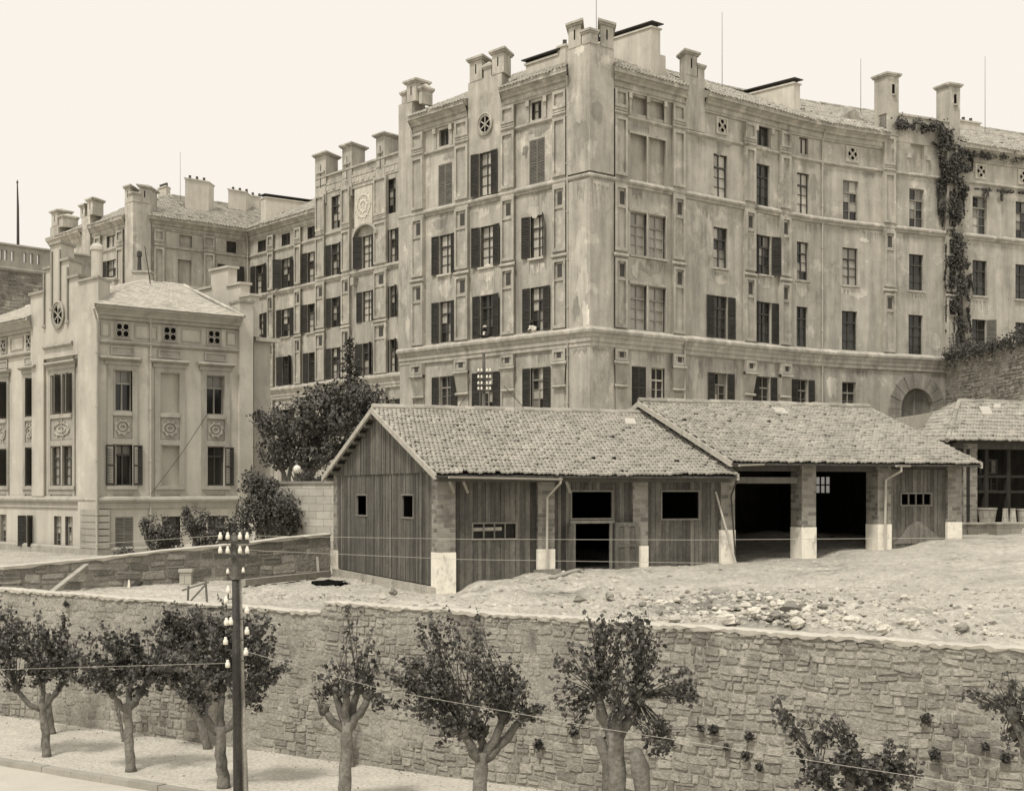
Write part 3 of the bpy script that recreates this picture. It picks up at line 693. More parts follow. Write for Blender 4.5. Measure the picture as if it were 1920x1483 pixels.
# ------------------------------------------------------------------ rear wing (deep courtyard facades at the left)
F0 = at(98, 920, 136); C1 = at(252, 920, 123.6); C2 = at(467, 920, 131.2); C3 = at(748, 920, 112.2)
dC = (Vector((C3.x, C3.y)) - Vector((C2.x, C2.y))).normalized()
W = Fac([(F0.x, F0.y), (C1.x, C1.y), (C2.x, C2.y), (C3.x + dC.x * 6, C3.y + dC.y * 6)])
rw = thing('rear_wing', (C2.x, C2.y, 4), 'long rear wing with carved panel and chimney turrets, between house and corner building', 'building')
holes = []; todo = []
NB = .55
for px, wd in ((487, 15), (536, 16), (585, 17)):
    hole(px, wd, 1, fa=W, style='mix', shut='both'); hole(px + (4 if px < 500 else 0), wd, 0, fa=W, style='dark', rows=1, tr=None)
    hole(px, wd, 2, fa=W, style='mix', shut='both', sill=m_trim); hole(px + 2, wd, 3, fa=W, style='dark', shut='both'); hole(px + 2, wd, 4, fa=W, style='dark', shut='both')
hole(432, 24, 1, fa=W, style='dark', shut='both'); hole(433, 19, 0, fa=W, style='dark', rows=1, tr=None)
hole(346, 25, 1, fa=W, style='dark', blind=True); hole(348, 24, 0, fa=W, blind=True)
hole(209, 19, 1, fa=W, style='mix', shut='left'); hole(208, 16, 0, fa=W, style='mix', rows=1, tr=None); hole(131, 16, 0, fa=W, style='dark', rows=1, tr=None)
m = MB(); wall_holes(m, W, 0, W.L[-1], 4, 30.55, holes); m.build('wall', m_pl, rw)
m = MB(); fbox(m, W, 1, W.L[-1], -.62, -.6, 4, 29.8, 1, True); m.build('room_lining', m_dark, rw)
for fa, s, z0, wm, h, kw in todo: window(rw, fa, s, z0, wm, h, **kw)
# stepped bay
todo = []; holes = []
for px, wd in ((636, 15), (697, 18), (747, 14)):
    for r in (1, 2, 3, 4): hole(px, wd, r, fa=W, style='curtain' if px == 697 and r < 3 else 'mix', shut='both')
hole(637, 16, 0, fa=W, style='mix', z=(28.3, 30.9)); hole(690, 46, 0, fa=W, blind=True, z=(27.9, 31.0)); hole(744, 16, 0, fa=W, style='mix', z=(28.3, 30.9))
m = MB(); s0 = W.s(601)
wall_holes(m, W, s0, W.L[-1], 4, 31.9, holes, n=NB); fbox(m, W, s0, s0 + .01, -.6, NB - .002, 4, 31.9, 1)
m.build('stepped_bay', m_pl, rw)
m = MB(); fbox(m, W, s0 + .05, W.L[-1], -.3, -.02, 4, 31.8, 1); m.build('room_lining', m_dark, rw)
for fa, s, z0, wm, h, kw in todo: window(rw, fa, s, z0, wm, h, n=NB, **kw)
run(PROF_CORN, W, rw, [(98, 157), (173, 236), (286, 600)], 'cornice'); run(PROF_S1, W, rw, [(98, 600)], 'string_course'); run(PROF_S2, W, rw, [(400, 600)], 'string_course', m_trim, 1.08)
run(PROF_S1, W, rw, [(600, None)], 'string_course', None, 1, NB); run(PROF_S2, W, rw, [(600, None)], 'string_course', m_trim, 1.08, NB)
run(PROF_AT, W, rw, [(192, 221), (311, 385), (405, 600)], 'attic_sill'); run(PROF_AT, W, rw, [(619, 651)], 'attic_sill', None, 1, NB)
for a, b in ((181, 191), (221, 233), (292, 311), (385, 405), (503, 514), (554, 566)): pilaster(rw, W, a, b, low=a > 500)
for a, b in ((601, 618), (651, 667), (714, 738)):
    s, e = W.s(a), W.s(b); pilaster(rw, W, a, b, n0=NB, low=True, upper=31.2)
m = MB(); d = MB()
fbox(m, W, s0 - .1, W.L[-1], -.3, NB + .1, 31.9, 32.05, 1.05, True); fbox(m, W, s0, W.L[-1], -.3, NB + .06, 31.3, 31.898, 1.12, True); fbox(m, W, s0, W.L[-1], -.3, NB, 32.052, 32.6, .95, True); fbox(m, W, s0 - .1, W.L[-1], -.4, NB + .15, 32.602, 32.75, 1, True)
rd = random.Random(5); q = s0 + .5
while q < W.L[-1] - 1: fbox(m, W, q, q + rd.uniform(.2, .6), NB + .06, NB + .1, 31.45, 31.78, 1.2); q += rd.uniform(.7, 1.1)
m.build('frieze', m_trim, rw)
# carved panel: raised scrolls on a pale slab
m = MB(); sp = W.s(689); zp = 29.5; hw = (W.s(706) - W.s(672)) / 2
fbox(m, W, sp - hw, sp + hw, NB - .25, NB - .06, 27.95, 30.98, 1.1)
for k in range(60):
    a = k * 2.4; rr = .035 * k ** .5 * 3.2; x = sp + math.cos(a) * rr * hw; z = zp + math.sin(a) * rr * 1.3
    if abs(x - sp) < hw - .1 and abs(z - zp) < 1.4: fbox(m, W, x - .07, x + .07, NB - .06, NB - .01, z - .06, z + .06, 1.3)
ring = lambda r1, h: [W.pos(sp + math.cos(t * math.pi / 12) * hw * r1, NB + h, zp + math.sin(t * math.pi / 12) * 1.2 * r1) for t in range(25)]
m.grid([ring(.8, -.06), ring(.78, 0), ring(.68, 0), ring(.66, -.06)], 1.25); m.grid([ring(.45, -.06), ring(.43, 0), ring(.3, 0.01), ring(.28, -.06)], 1.25)
m.build('carved_panel', m_pale, rw)
# arched hood over the balcony window
m = MB(); sc = W.s(697); r0 = (W.s(713) - W.s(672)) / 2
for k in range(10):
    a0, a1 = math.pi * k / 10, math.pi * (k + 1) / 10
    pt = lambda a, r, n: W.pos(sc + math.cos(a) * r, n, 27.0 + math.sin(a) * r * .55)
    m.hexa([pt(a1, r0, NB + .4), pt(a0, r0, NB + .4), pt(a0, r0, NB), pt(a1, r0, NB), pt(a1, r0 + .25, NB + .4), pt(a0, r0 + .25, NB + .4), pt(a0, r0 + .25, NB), pt(a1, r0 + .25, NB)], 1)
fbox(m, W, sc - r0 - .25, sc - r0, NB, NB + .35, 24.7, 27.0); fbox(m, W, sc - r0 - .35, sc - r0 + .15, NB, NB + .5, 23.4, 24.0); 
m.build('window_hood', m_trim, rw)
for a, b, zt in ((593, 616, 34.4), (645, 665, 34.4), (710, 728, 34.3)):
    m = MB(); sl = MB(); n0, n1 = NB - 1.6, NB + .1; a_, b_ = W.s(a + 6), W.s(b + 4)
    merlon(m, sl, W, a_, b_, n0, n1, 30.5, zt, .28, True)
    fbox(m, W, a_ + .2, b_ - .2, n1, n1 + .14, 33.0, 33.12)
    o = m.build('turret', m_pl, rw); sl.build('slit', m_dark, o)
def pier2(a, b, n, z0, z1, back=-1.2): pier(rw, W, a, b, n, z0, z1, back=back)
pier2(236.5, 285, .25, 4, 31.4); pier2(157, 173, .25, 4, 31.4); pier2(99, 114, .25, 4, 31.4)
turret(rw, W, [(W.s(237), W.s(247), -1.1, .28, 31.4, 32.6), (W.s(264), W.s(284), -1.1, .28, 31.4, 32.6)], [(W.L[1] - .7, W.L[1] + .7, -.5, .3, 31.4, 31.95)])
turret(rw, W, [(W.s(168), W.s(173) + .5, -1.1, .28, 31.4, 32.6), (W.s(155), W.s(163), -1.1, .27, 31.4, 32.3)]); turret(rw, W, [(W.s(102), W.s(113), -1.1, .28, 31.4, 32.6)], [(W.s(114), W.s(121), -1.4, .2, 31.2, 32.0)])
m = MB()
for i in range(3):
    a = [W.s(173), W.s(286), W.L[2]][i]; b = [W.s(236), W.L[2], W.s(602)][i]
    tiles(m, rf(W), a, b, 7.6, .3, .45, .08, .06, sub=4, seed=80 + i, miss=.04)
tiles(m, rf(W), W.s(115), W.s(157), 7.6, .3, .45, .08, .06, sub=4, seed=88)
f0 = lambda u, v: W.pos(u, -.5 + (RN + .5) * v, 30.85 + 2.95 * v)
for a, b in ((W.s(99), W.s(115)), (W.s(157), W.s(173)), (W.s(236), W.L[1]), (W.L[1], W.s(286))): tiles(m, f0, a, b, 6.2, .3, .45, .07, .06, sub=3, seed=91)
cs = W.cuts(.1, W.L[-1]); m.grid([[W.pos(q, RN, 33.8) for q in cs], [W.pos(q, -13, 30) for q in cs]])
for i in range(len(cs) - 1): ridge_tiles(m, W.pos(cs[i], RN, 33.83), W.pos(cs[i + 1], RN, 33.83), .16, .45, i)
wroof = m.build('roof', m_tile2, rw)
for px0, px1, n, d, zt in ((347, 391, -3.0, 1.2, 34.7), (428, 461, -5.0, 1.4, 34.8), (466, 486, -6.5, 1.2, 34.9)): 
    roof_stack(W, px0, px1, n, d, 31, zt, wroof, 1.05)
CF = Fac([(C2.x, C2.y), (C3.x, C3.y)]); slab_chimney(wroof, CF, CF.s(489, -1.6), CF.s(499, -1.6), -7.5, -1.6, 30.6, 33.4, 33.4, 1.05)
roof_stack(W, 296, 312, -7, .8, 32, 34.8, wroof)
m = MB(); p = W.pos(W.s(338, -5), -5, 32.5); m.tube([p, p + V(0, 0, 5)], [.022, .012], 6); m.build('lightning_rod', m_iron, wroof)
drain(rw, W, 466, 30, 8, .25)
# ------------------------------------------------------------------ plastered house at the left
HK = at(188, 920, 72.0); dB = Vector((1.136, 1)).normalized(); dA = Vector((.88, -1)).normalized(); hk = Vector((HK.x, HK.y))
hl = hk - dA * 19; hr = hk + dB * 8.35
H = Fac([tuple(hl), tuple(hk), tuple(hr)])
ho = thing('plastered_house', (hk.x, hk.y, 4.2), 'plastered house at the left with stepped gable, quatrefoils, relief plaques and pale hipped roof', 'house')
holes = []; todo = []
H1, H2, H3 = (11.36, 13.34), (7.74, 9.72), (4.56, 6.2)
for px, w_, sh in ((231, 35, None), (319, 35, 'b'), (404, 33, None)):
    hole(px, w_, 0, fa=H, z=H1, blind=sh == 'b', style='blind', rows=1, tr=.68, fm=m_frame); 
    hole(px + 1, w_ - 2, 0, fa=H, z=H2, blind=sh == 'b', style='blind' if px < 300 else 'dark', rows=1, tr=.75, shut='both' if px < 300 else 'right' , ang=.05)
    hole(px + 2, w_ - 1, 0, fa=H, z=H3, style='dark', shut='closed' if px < 300 else None, smat=m_shut2, rows=2)
for px, w_ in ((6, 15), (56, 15), (106, 17), (127, 17)):
    hole(px, w_, 0, fa=H, z=H1, style='dark', rows=2, shut='right', ang=1.25 if px < 70 else 1.0, smat=m_shut if px < 70 else m_shut2)
    hole(px, w_, 0, fa=H, z=H2, style='dark' if px < 70 else 'pale', rows=3, shut='right' if px < 70 else None, ang=1.25)
    hole(px + (2 if px > 70 else 0), w_ - 3, 0, fa=H, z=H3, style='mix', rows=3, shut='both' if px == 56 else None, ang=1.0, fm=m_frame)
m = MB(); wall_holes(m, H, 0, H.L[-1], 3.0, 16.2, holes, dep=.28); m.build('wall', m_hpl, ho)
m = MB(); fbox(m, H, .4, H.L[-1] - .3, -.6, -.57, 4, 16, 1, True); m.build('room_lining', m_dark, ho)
m = MB()
p0, p1, p2 = H.pos(0, 0, 3), H.pos(H.L[-1], 0, 3), H.pos(H.L[-1], -9, 3)
bkp = p2 + Vector((-dA.x * 0, 0, 0)); p3 = H.pos(0, -9, 3)
for a, b in ((p1, p2), (p2, H.pos(H.L[1], -9, 3)), (H.pos(H.L[1], -9, 3), p3), (p3, p0)): m.face([a, b, b + V(0, 0, 13.2), a + V(0, 0, 13.2)])
m.build('rear_wall', m_hpl, ho)
for fa, s, z0, wm, h, kw in todo: window(ho, fa, s, z0, wm, h, **kw)
P0_ = [(.04, 7.22), (.2, 7.14), (.24, 7.04), (.2, 6.94), (.08, 6.88), (.08, 6.62), (.0, 6.58)]
P1_ = [(.03, 14.84), (.16, 14.78), (.18, 14.68), (.08, 14.6), (0, 14.56)]
PC_ = [(.62, 16.42), (.62, 16.28), (.5, 16.2), (.36, 16.06), (.36, 15.98), (.2, 15.92), (.2, 15.8), (0, 15.74)]
run(P0_, H, ho, [(None, None)], 'string_course', m_htr, 1.08); run(P1_, H, ho, [(None, 66), (189, 446)], 'string_course', m_htr)
run(PC_, H, ho, [(None, 66), (189, 446)], 'cornice', m_htr)
run([(.12, 4.75), (.22, 4.65), (.22, 3)], H, ho, [(None, None)], 'plinth', m_htr)
# surrounds, hoods, relief plaques
def surround(px, w_, two=False, hoodw=1.0):
    s = H.s(px); hw = (H.s(px + w_ / 2) - H.s(px - w_ / 2)) / 2; m = MB(); t = .3
    for z0, z1, n in ((7.1, 13.6, .07),):
        fbox(m, H, s - hw - t, s - hw - .01, 0, n, z0, z1); fbox(m, H, s + hw + .01, s + hw + t, 0, n, z0, z1)
    fbox(m, H, s - hw - .012, s + hw + .012, 0, .068, 13.36, 13.6); fbox(m, H, s - hw - t - .1, s + hw + t + .1, 0, .12, 13.602, 13.8)
    fprof(m, H, s - hw - t - .22, s + hw + t + .22, [(.06, 14.02), (.34, 13.98), (.36, 13.9), (.2, 13.82), (0, 13.8)], 1.05)
    fbox(m, H, s - hw - .012, s + hw + .012, 0, .066, 9.76, 10.02); fbox(m, H, s - hw - .012, s + hw + .012, 0, .12, 11.14, 11.33, 1.1); fbox(m, H, s - hw - .012, s + hw + .012, 0, .066, 7.3, 7.72)
    fbox(m, H, s - hw - t, s + hw + t, .072, .14, 7.55, 7.7, 1.06)
    o = m.build('window_surround', m_htr, ho)
    m = MB(); fbox(m, H, s - hw + .02, s + hw - .02, 0, .03, 10.06, 11.1, .95); zc = 10.58
    rg = lambda r1, h: [H.pos(s + math.cos(t_ * math.pi / 10) * hw * r1, h, zc + math.sin(t_ * math.pi / 10) * .42 * r1) for t_ in range(21)]
    m.grid([rg(.82, .03), rg(.78, .1), rg(.66, .1), rg(.62, .03)], 1.08); m.grid([rg(.45, .03), rg(.4, .09), rg(.28, .09), rg(.24, .03)], 1.08)
    for k in range(8):
        a = k * math.pi / 4 + .3; x, z = s + math.cos(a) * hw * .72, zc + math.sin(a) * .36
        fbox(m, H, x - .05, x + .05, .03, .12, z - .05, z + .05, 1.1)
    m.build('relief_plaque', m_htr, ho)
    m = MB(); fbox(m, H, s - hw - .1, s + hw + .1, 0, .03, 14.1, 14.5, 1.0); panel(m, H, s - hw - .12, s + hw + .12, 14.08, 14.52, .03, .09, .05); m.build('frieze_panel', m_htr, ho)
for px, w_ in ((231, 35), (319, 35), (404, 33), (6, 15), (56, 15)): surround(px, w_)
surround(116, 40)
m = MB(); s = H.s(116.5); fbox(m, H, s - .09, s + .09, -.2, .06, 7.3, 13.4); m.build('mullion', m_htr, ho)
for px in (231, 319, 401): quatre(ho, H, H.s(px), 15.3, .34, 0, m_htr, dark='x')
for px in (8, 56): quatre(ho, H, H.s(px), 15.3, .34, 0, m_htr)
for a, b in ((190, 208), (253, 296), (340, 378), (424, 443), (20, 44)):
    m = MB(); panel(m, H, H.s(a), H.s(b), 14.95, 15.66, 0, .07, .05); m.build('frieze_panel', m_htr, ho)
# corner pier and right pier, banded at the foot
pier(ho, H, 150, 188.01, .2, 3, 17.7, back=-1.0, mat=m_hpl); pier(ho, H, 446, 471, .2, 3, 17.2, back=-.9, mat=m_hpl)
m = MB(); z = 4.7
while z < 6.5: fbox(m, H, H.s(155), H.L[1] + .6, .1, .245, z, z + .27, R.uniform(.95, 1.05)); z += .32
m.build('quoin_band', m_htr, ho)
m = MB(); fbox(m, H, H.s(151), H.L[1] + .05, -1.1, .3, 17.7, 17.82, .95, True); fbox(m, H, H.s(444), H.L[-1] + .1, -1, .32, 17.2, 17.32, .95, True); fprof(m, H, H.L[1] + .02, H.s(192), [(.62, 16.42), (.62, 16.28), (.36, 16.0), (.2, 15.9)]); m.build('pier_cap', m_htr, ho)
# stepped gable of the front bay
m = MB()
steps = [(62, 88, 17.6), (88, 100, 18.75), (100, 119, 19.9), (119, 133, 18.95), (133, 151, 18.0)]
for a, b, zt in steps: fbox(m, H, H.s(a) , H.s(b), -.9, .18, 14.2, zt, 1, True)
m.build('stepped_gable', m_hpl, ho)
m = MB()
for a, b, zt in steps: fbox(m, H, H.s(a) - .1, H.s(b) + .1, -1.0, .3, zt + .002, zt + .14, .9, True)
m.build('gable_coping', m_htr, ho)
for a, zt in ((88, 18.6), (102, 19.6), (117, 19.6), (131, 18.6)):
    m = MB(); s = H.s(a); fbox(m, H, s - .07, s + .07, .18, .28, 15.9 + (zt - 18.6) * .8, zt, .9); m.lathe(H.pos(s, .24, 15.75 + (zt - 18.6) * .8), [(0, 0), (.12, .06), (.12, .18), (.05, .24)], 8); m.build('gable_drop', m_htr, ho)
rosette(ho, H, H.s(114), H.z(114, 592), .72, .18, m_htr)
pier(ho, H, 64, 86, .18, 7.2, 14.2, back=-.1, mat=m_hpl)
m = MB(); fprof(m, H, H.s(87), H.s(140), [(.2, 14.92), (.34, 14.86), (.36, 14.76), (.2, 14.66)]); fbox(m, H, H.s(88), H.s(139), 0, .06, 14.1, 14.2); m.build('gable_string', m_htr, ho)
m = MB(); m.lathe(H.pos(H.s(170), -.6, 17.8), [(.36, 0), (.36, .1), (.28, .15), (.28, 1.5), (.34, 1.55), (.32, 1.7), (.2, 1.85), (0, 1.9)], 14); m.build('round_finial', m_hpl, ho)
# right end wall with stepped parapet
re0 = hr - dA * 8.0; HE = Fac([tuple(re0), tuple(hr)])
m = MB(); L = HE.L[-1]
for a, b, zt in ((0, .16, 18.7), (.16, .34, 17.9), (.34, .5, 18.4), (.5, .72, 19.3), (.72, .88, 18.3), (.88, 1.0, 17.6)):
    fbox(m, HE, L * a, L * b, -.55, 0, 15.5, zt, 1, True); fbox(m, HE, L * a - .1, L * b + .1, -.65, .1, zt + .002, zt + .13, .9, True)
m.build('stepped_parapet', m_hpl, ho)
# roofs
m = MB()
def hroof(u, v): return H.pos(u, .7 - 5.2 * v, 16.4 + 2.1 * v)
s0 = H.L[1] + .02; s1 = H.s(446)
tiles(m, hroof, s0, s1, 5.6, .32, .26, .004, .022, 0, 2.2, sub=2, seed=4, jit=.004)
tiles(m, hroof, 0, H.s(63), 5.6, .32, .26, .004, .022, 0, 0, sub=2, seed=5, jit=.004)
hroof2 = lambda u, v: H.pos(u, -.95 - 3.55 * v, 17.066 + 1.434 * v)
tiles(m, hroof2, H.s(63), s0, 3.8, .32, .26, .004, .022, 0, 0, sub=2, seed=6, jit=.004)
m.grid([[H.pos(q, -4.5, 18.48) for q in (0, H.L[1], s1 - 2.2)], [H.pos(q, -9.3, 16.4) for q in (0, H.L[1], s1)]])
m.face([H.pos(s1 - 2.2, -4.5, 18.48), H.pos(s1, .7, 16.4), H.pos(s1, -9.3, 16.4)])
for q0, q1 in ((0, H.L[1]), (H.L[1], s1 - 2.2)): ridge_tiles(m, H.pos(q0, -4.5, 18.46), H.pos(q1, -4.5, 18.46), .1, .5, 2)
ridge_tiles(m, H.pos(s1 - 2.2, -4.5, 18.46), H.pos(s1, .7, 16.42), .1, .5, 2)
hr_ = m.build('roof', m_slate, ho)
m = MB(); m.box(-.5, .5, -.5, .5, 0, 1.5); 
for px, py, D, w_, h, zt in ((268, 505, 84, .95, 2.0, 19.7), (208, 512, 84, .55, 1.2, 19.3)):
    m = MB(); c = at(px, py, D); m.box(c.x - w_/2, c.x + w_/2, D - .4, D + .4, 17.4, zt, 1); m.box(c.x - w_/2 - .08, c.x + w_/2 + .08, D - .48, D + .48, zt + .002, zt + .12, .9)
    o = m.build('chimney', m_hpl, hr_)
    m = MB(); m.lathe((c.x - .2, D, zt + .12), [(.13, 0), (.1, .8), (.15, .85), (.14, 1.1), (0, 1.2)], 8)
    if w_ > .8: m.build('chimney_pot', m_iron, o)
drain(ho, H, 187, 16.2, 4.6, .3); drain(ho, H, 283, 16.2, 4.8, .1)
m = MB(); p = H.pos(H.s(240), -4, 18.3); m.tube([p, p + V(-.3, 0, 2)], [.03, .02], 6); m.build('roof_rod', m_iron, hr_)
# low annex behind the right end
ap = hr + dA * -1.0
AX = Fac([(hr.x + .1, hr.y + .6), (hr.x + 1.8, hr.y + 2.1)])
m = MB(); fbox(m, AX, 0, 1.0, -5, 0, 4, 15.3, .9, True)
ax = tag(m.build('house_annex', m_hpl), 'narrow plain annex squeezed behind the right corner of the plastered house', 'annex')
m = MB(); fbox(m, AX, -.1, 1.35, -5, .35, 15.302, 15.5, 1, True); m.build('roof', m_slate, ax)

# ------------------------------------------------------------------ terrain
wA = Vector((-17.06, 49.7)); wB = Vector((10.5, 30.62)); wd_ = (wB - wA).normalized(); wn = Vector((wd_.y, -wd_.x))   # wn faces the camera
def wp(px):
    k = ray(px); d = wB - wA; t = (k * wA.y - wA.x) / (d.x - k * d.y); return wA + d * t
CTRL = [(-2.5, 49.6, 3.95), (-3.1, 51, 3.9), (-.55, 50.4, 4.42), (1.2, 51.1, 4.66), (3.2, 52, 4.72), (5.1, 52.7, 4.78), (8.2, 53.9, 4.82), (10.7, 55, 4.95), (13.9, 56.2, 5.22), (17.1, 57.5, 5.6), (20, 57, 5.6), (22, 59, 5.7), (24, 64, 5.75), (30, 62, 5.8),
  (-7.5, 62.0, 3.92), (-5, 56.5, 3.9), (-9, 58, 3.92), (-12, 54.5, 3.95), (-17, 51.8, 4.0), (-4, 46, 3.98), (1, 46, 4.3), (3, 47, 4.55), (8, 44, 4.55), (13, 48, 4.9), (17, 46, 4.8), (20, 50, 5.1),
  (-5, 54, 3.9), (0, 58, 4.5), (6, 62, 5.0), (14, 66, 5.6), (22, 72, 5.9), (-20, 70, 4.35), (-25, 75, 4.35), (-14, 69, 4.4), (-11, 65, 4.3), (-17, 60, 4.2), (-22, 62, 4.2), (-30, 60, 4.2), (-30, 80, 4.3),
  (-8, 76, 7.4), (-4, 74, 7.0), (-6, 90, 7.5), (-14, 88, 7.5), (2, 76, 6.3), (20, 80, 6.3), (40, 70, 6), (40, 100, 6.5), (-30, 120, 7), (0, 130, 7), (40, 50, 5.5), (35, 30, 4.4), (60, 40, 5)]
for px in range(-300, 620, 60):
    p = wp(px) - wn * .5; CTRL.append((p.x, p.y, 3.98)); p = wp(px) - wn * 3; CTRL.append((p.x, p.y, 3.9))
for px in range(620, 2300, 80):
    p = wp(px) - wn * .5; CTRL.append((p.x, p.y, 4.22 - .1 * (px - 620) / 1300)); p = wp(px) - wn * 2.5; CTRL.append((p.x, p.y, 4.22 + .12 * (px - 620) / 1300))
def H0(x, y):
    sw = sz = 0
    for a, b, z in CTRL:
        d = (x - a) ** 2 + (y - b) ** 2 + .02; w_ = 1 / (d * d); sw += w_; sz += w_ * z
    return sz / sw
def HT(x, y):
    h = H0(x, y); q = Vector((x, y, 0))
    d = -((Vector((x, y)) - wA).dot(wn))
    rough = 1.0 if x < 15 else .75
    b = noise.noise(q * .9) * .07 + noise.noise(q * 2.7 + V(9, 0, 0)) * .045 + noise.noise(q * 6) * .035 + abs(noise.noise(q * 3.7 + V(4, 1, 2))) * .05
    k = math.exp(-((x - 1.5) ** 2 / 14 + (y - 47) ** 2 / 9)); b += k * (.12 * noise.noise(q * 1.6 + V(3, 3, 0)) + .06)
    if d < 13 and x > -9:
        m_ = min(1, max(0, (9.5 - d) / 4)) * min(1, max(0, .55 + 1.3 * noise.noise(q * .35 + V(7, 0, 0)))) * (1 if x < 12 else max(.35, 1 - (x - 12) * .12))
        b += m_ * (.16 * (.45 - noise.noise(q * 2.6, noise_basis='VORONOI_F1')) + .09 * (.4 - noise.noise(q * 5.2 + V(2, 0, 0), noise_basis='VORONOI_F1')))
    return h + b * rough * min(1, max(.25, d))
def ygrid():
    ss = []; s = -45.0
    while s < 75: ss.append(s); s += .11 if 4 < s < 36 else .2 if -3 < s < 36 else (.8 if -12 < s < 50 else 4)
    ds = []; d = .28
    while d < 130: ds.append(d); d += .11 if d < 8 else .22 if d < 19 else (.8 if d < 32 else 4)
    rows = []
    for d in ds:
        row = []
        for s in ss:
            p = wA + wd_ * s - wn * d; row.append(V(p.x, p.y, HT(p.x, p.y)))
        rows.append(row)
    return rows
YR = ygrid()
def earth(p):
    # darker damp earth between the rubble; pale trodden ground towards the right
    t = 1.0
    for x, y, r in EARTH: t -= .8 * math.exp(-((p.x - x) ** 2 + (p.y - y) ** 2) / (r * r)) * (.6 + .6 * noise.noise(p * 1.1))
    return max(.4, t)
EARTH = []
for ex, ey, er in ((1310, 1140, 1.3), (1365, 1160, 1.1), (1050, 1118, .9), (1420, 1128, .9), (1450, 1180, .8), (1230, 1150, .9), (1350, 1120, 1.0)):
    pw = wp(ex); e_ = (HY - ey) / F; y_ = pw.y + .4; k_ = ray(ex)
    while y_ < 60 and CZ + e_ * y_ > H0(k_ * y_, y_): y_ += .1
    EARTH.append((k_ * y_, y_, er))
m = MB(); m.grid(YR, 1.0, lambda a, b: earth(YR[a][b])); yard = struct(m.build('yard_ground', m_yard, smooth=True))
def ground_at(px, py):
    y = 30.0; k = ray(px); e = (HY - py) / F
    p = wp(px); y = p.y + .5
    while y < 120:
        if CZ + e * y < HT(k * y, y): return V(k * y, y, HT(k * y, y))
        y += .05
    return V(k * y, y, HT(k * y, y))
# street level: walk, kerb, road, far ground
def strip(n0, n1, z, s0=-60, s1=90, ns=120, nn=20, bump=0):
    return [[(lambda p: V(p.x, p.y, z + (noise.noise(V(p.x * .8, p.y * .8, 1)) * bump if bump else 0)))(wA + wd_ * (s0 + (s1 - s0) * i / ns) + wn * (n0 + (n1 - n0) * j / nn)) for i in range(ns + 1)] for j in range(nn + 1)]
KN = 4.97
m = MB(); m.grid(strip(KN, -.5, 0, bump=.03)); struct(m.build('gravel_walk', m_walk, smooth=True))
m = MB(); s = -55.0
while s < 85:
    L = R.uniform(.9, 1.3); pts = []
    a, b = wA + wd_ * s, wA + wd_ * (s + L - .012); j = R.uniform(-.012, .012)
    q = [a + wn * (KN + .3 + j), b + wn * (KN + .3 + j), b + wn * KN, a + wn * KN]
    m.hexa([V(p.x, p.y, -.3) for p in q] + [V(p.x, p.y, .035 + j) for p in q], R.uniform(.9, 1.1)); s += L
struct(m.build('kerb', m_kerb))
m = MB(); m.grid(strip(60, KN + .2, -.13, bump=.02)); struct(m.build('road', m_road, smooth=True))
m = MB(); m.face([V(-3000, -500, -.5), V(3000, -500, -.5), V(3000, 5000, -.5), V(-3000, 5000, -.5)]); struct(m.build('ground', m_walk))

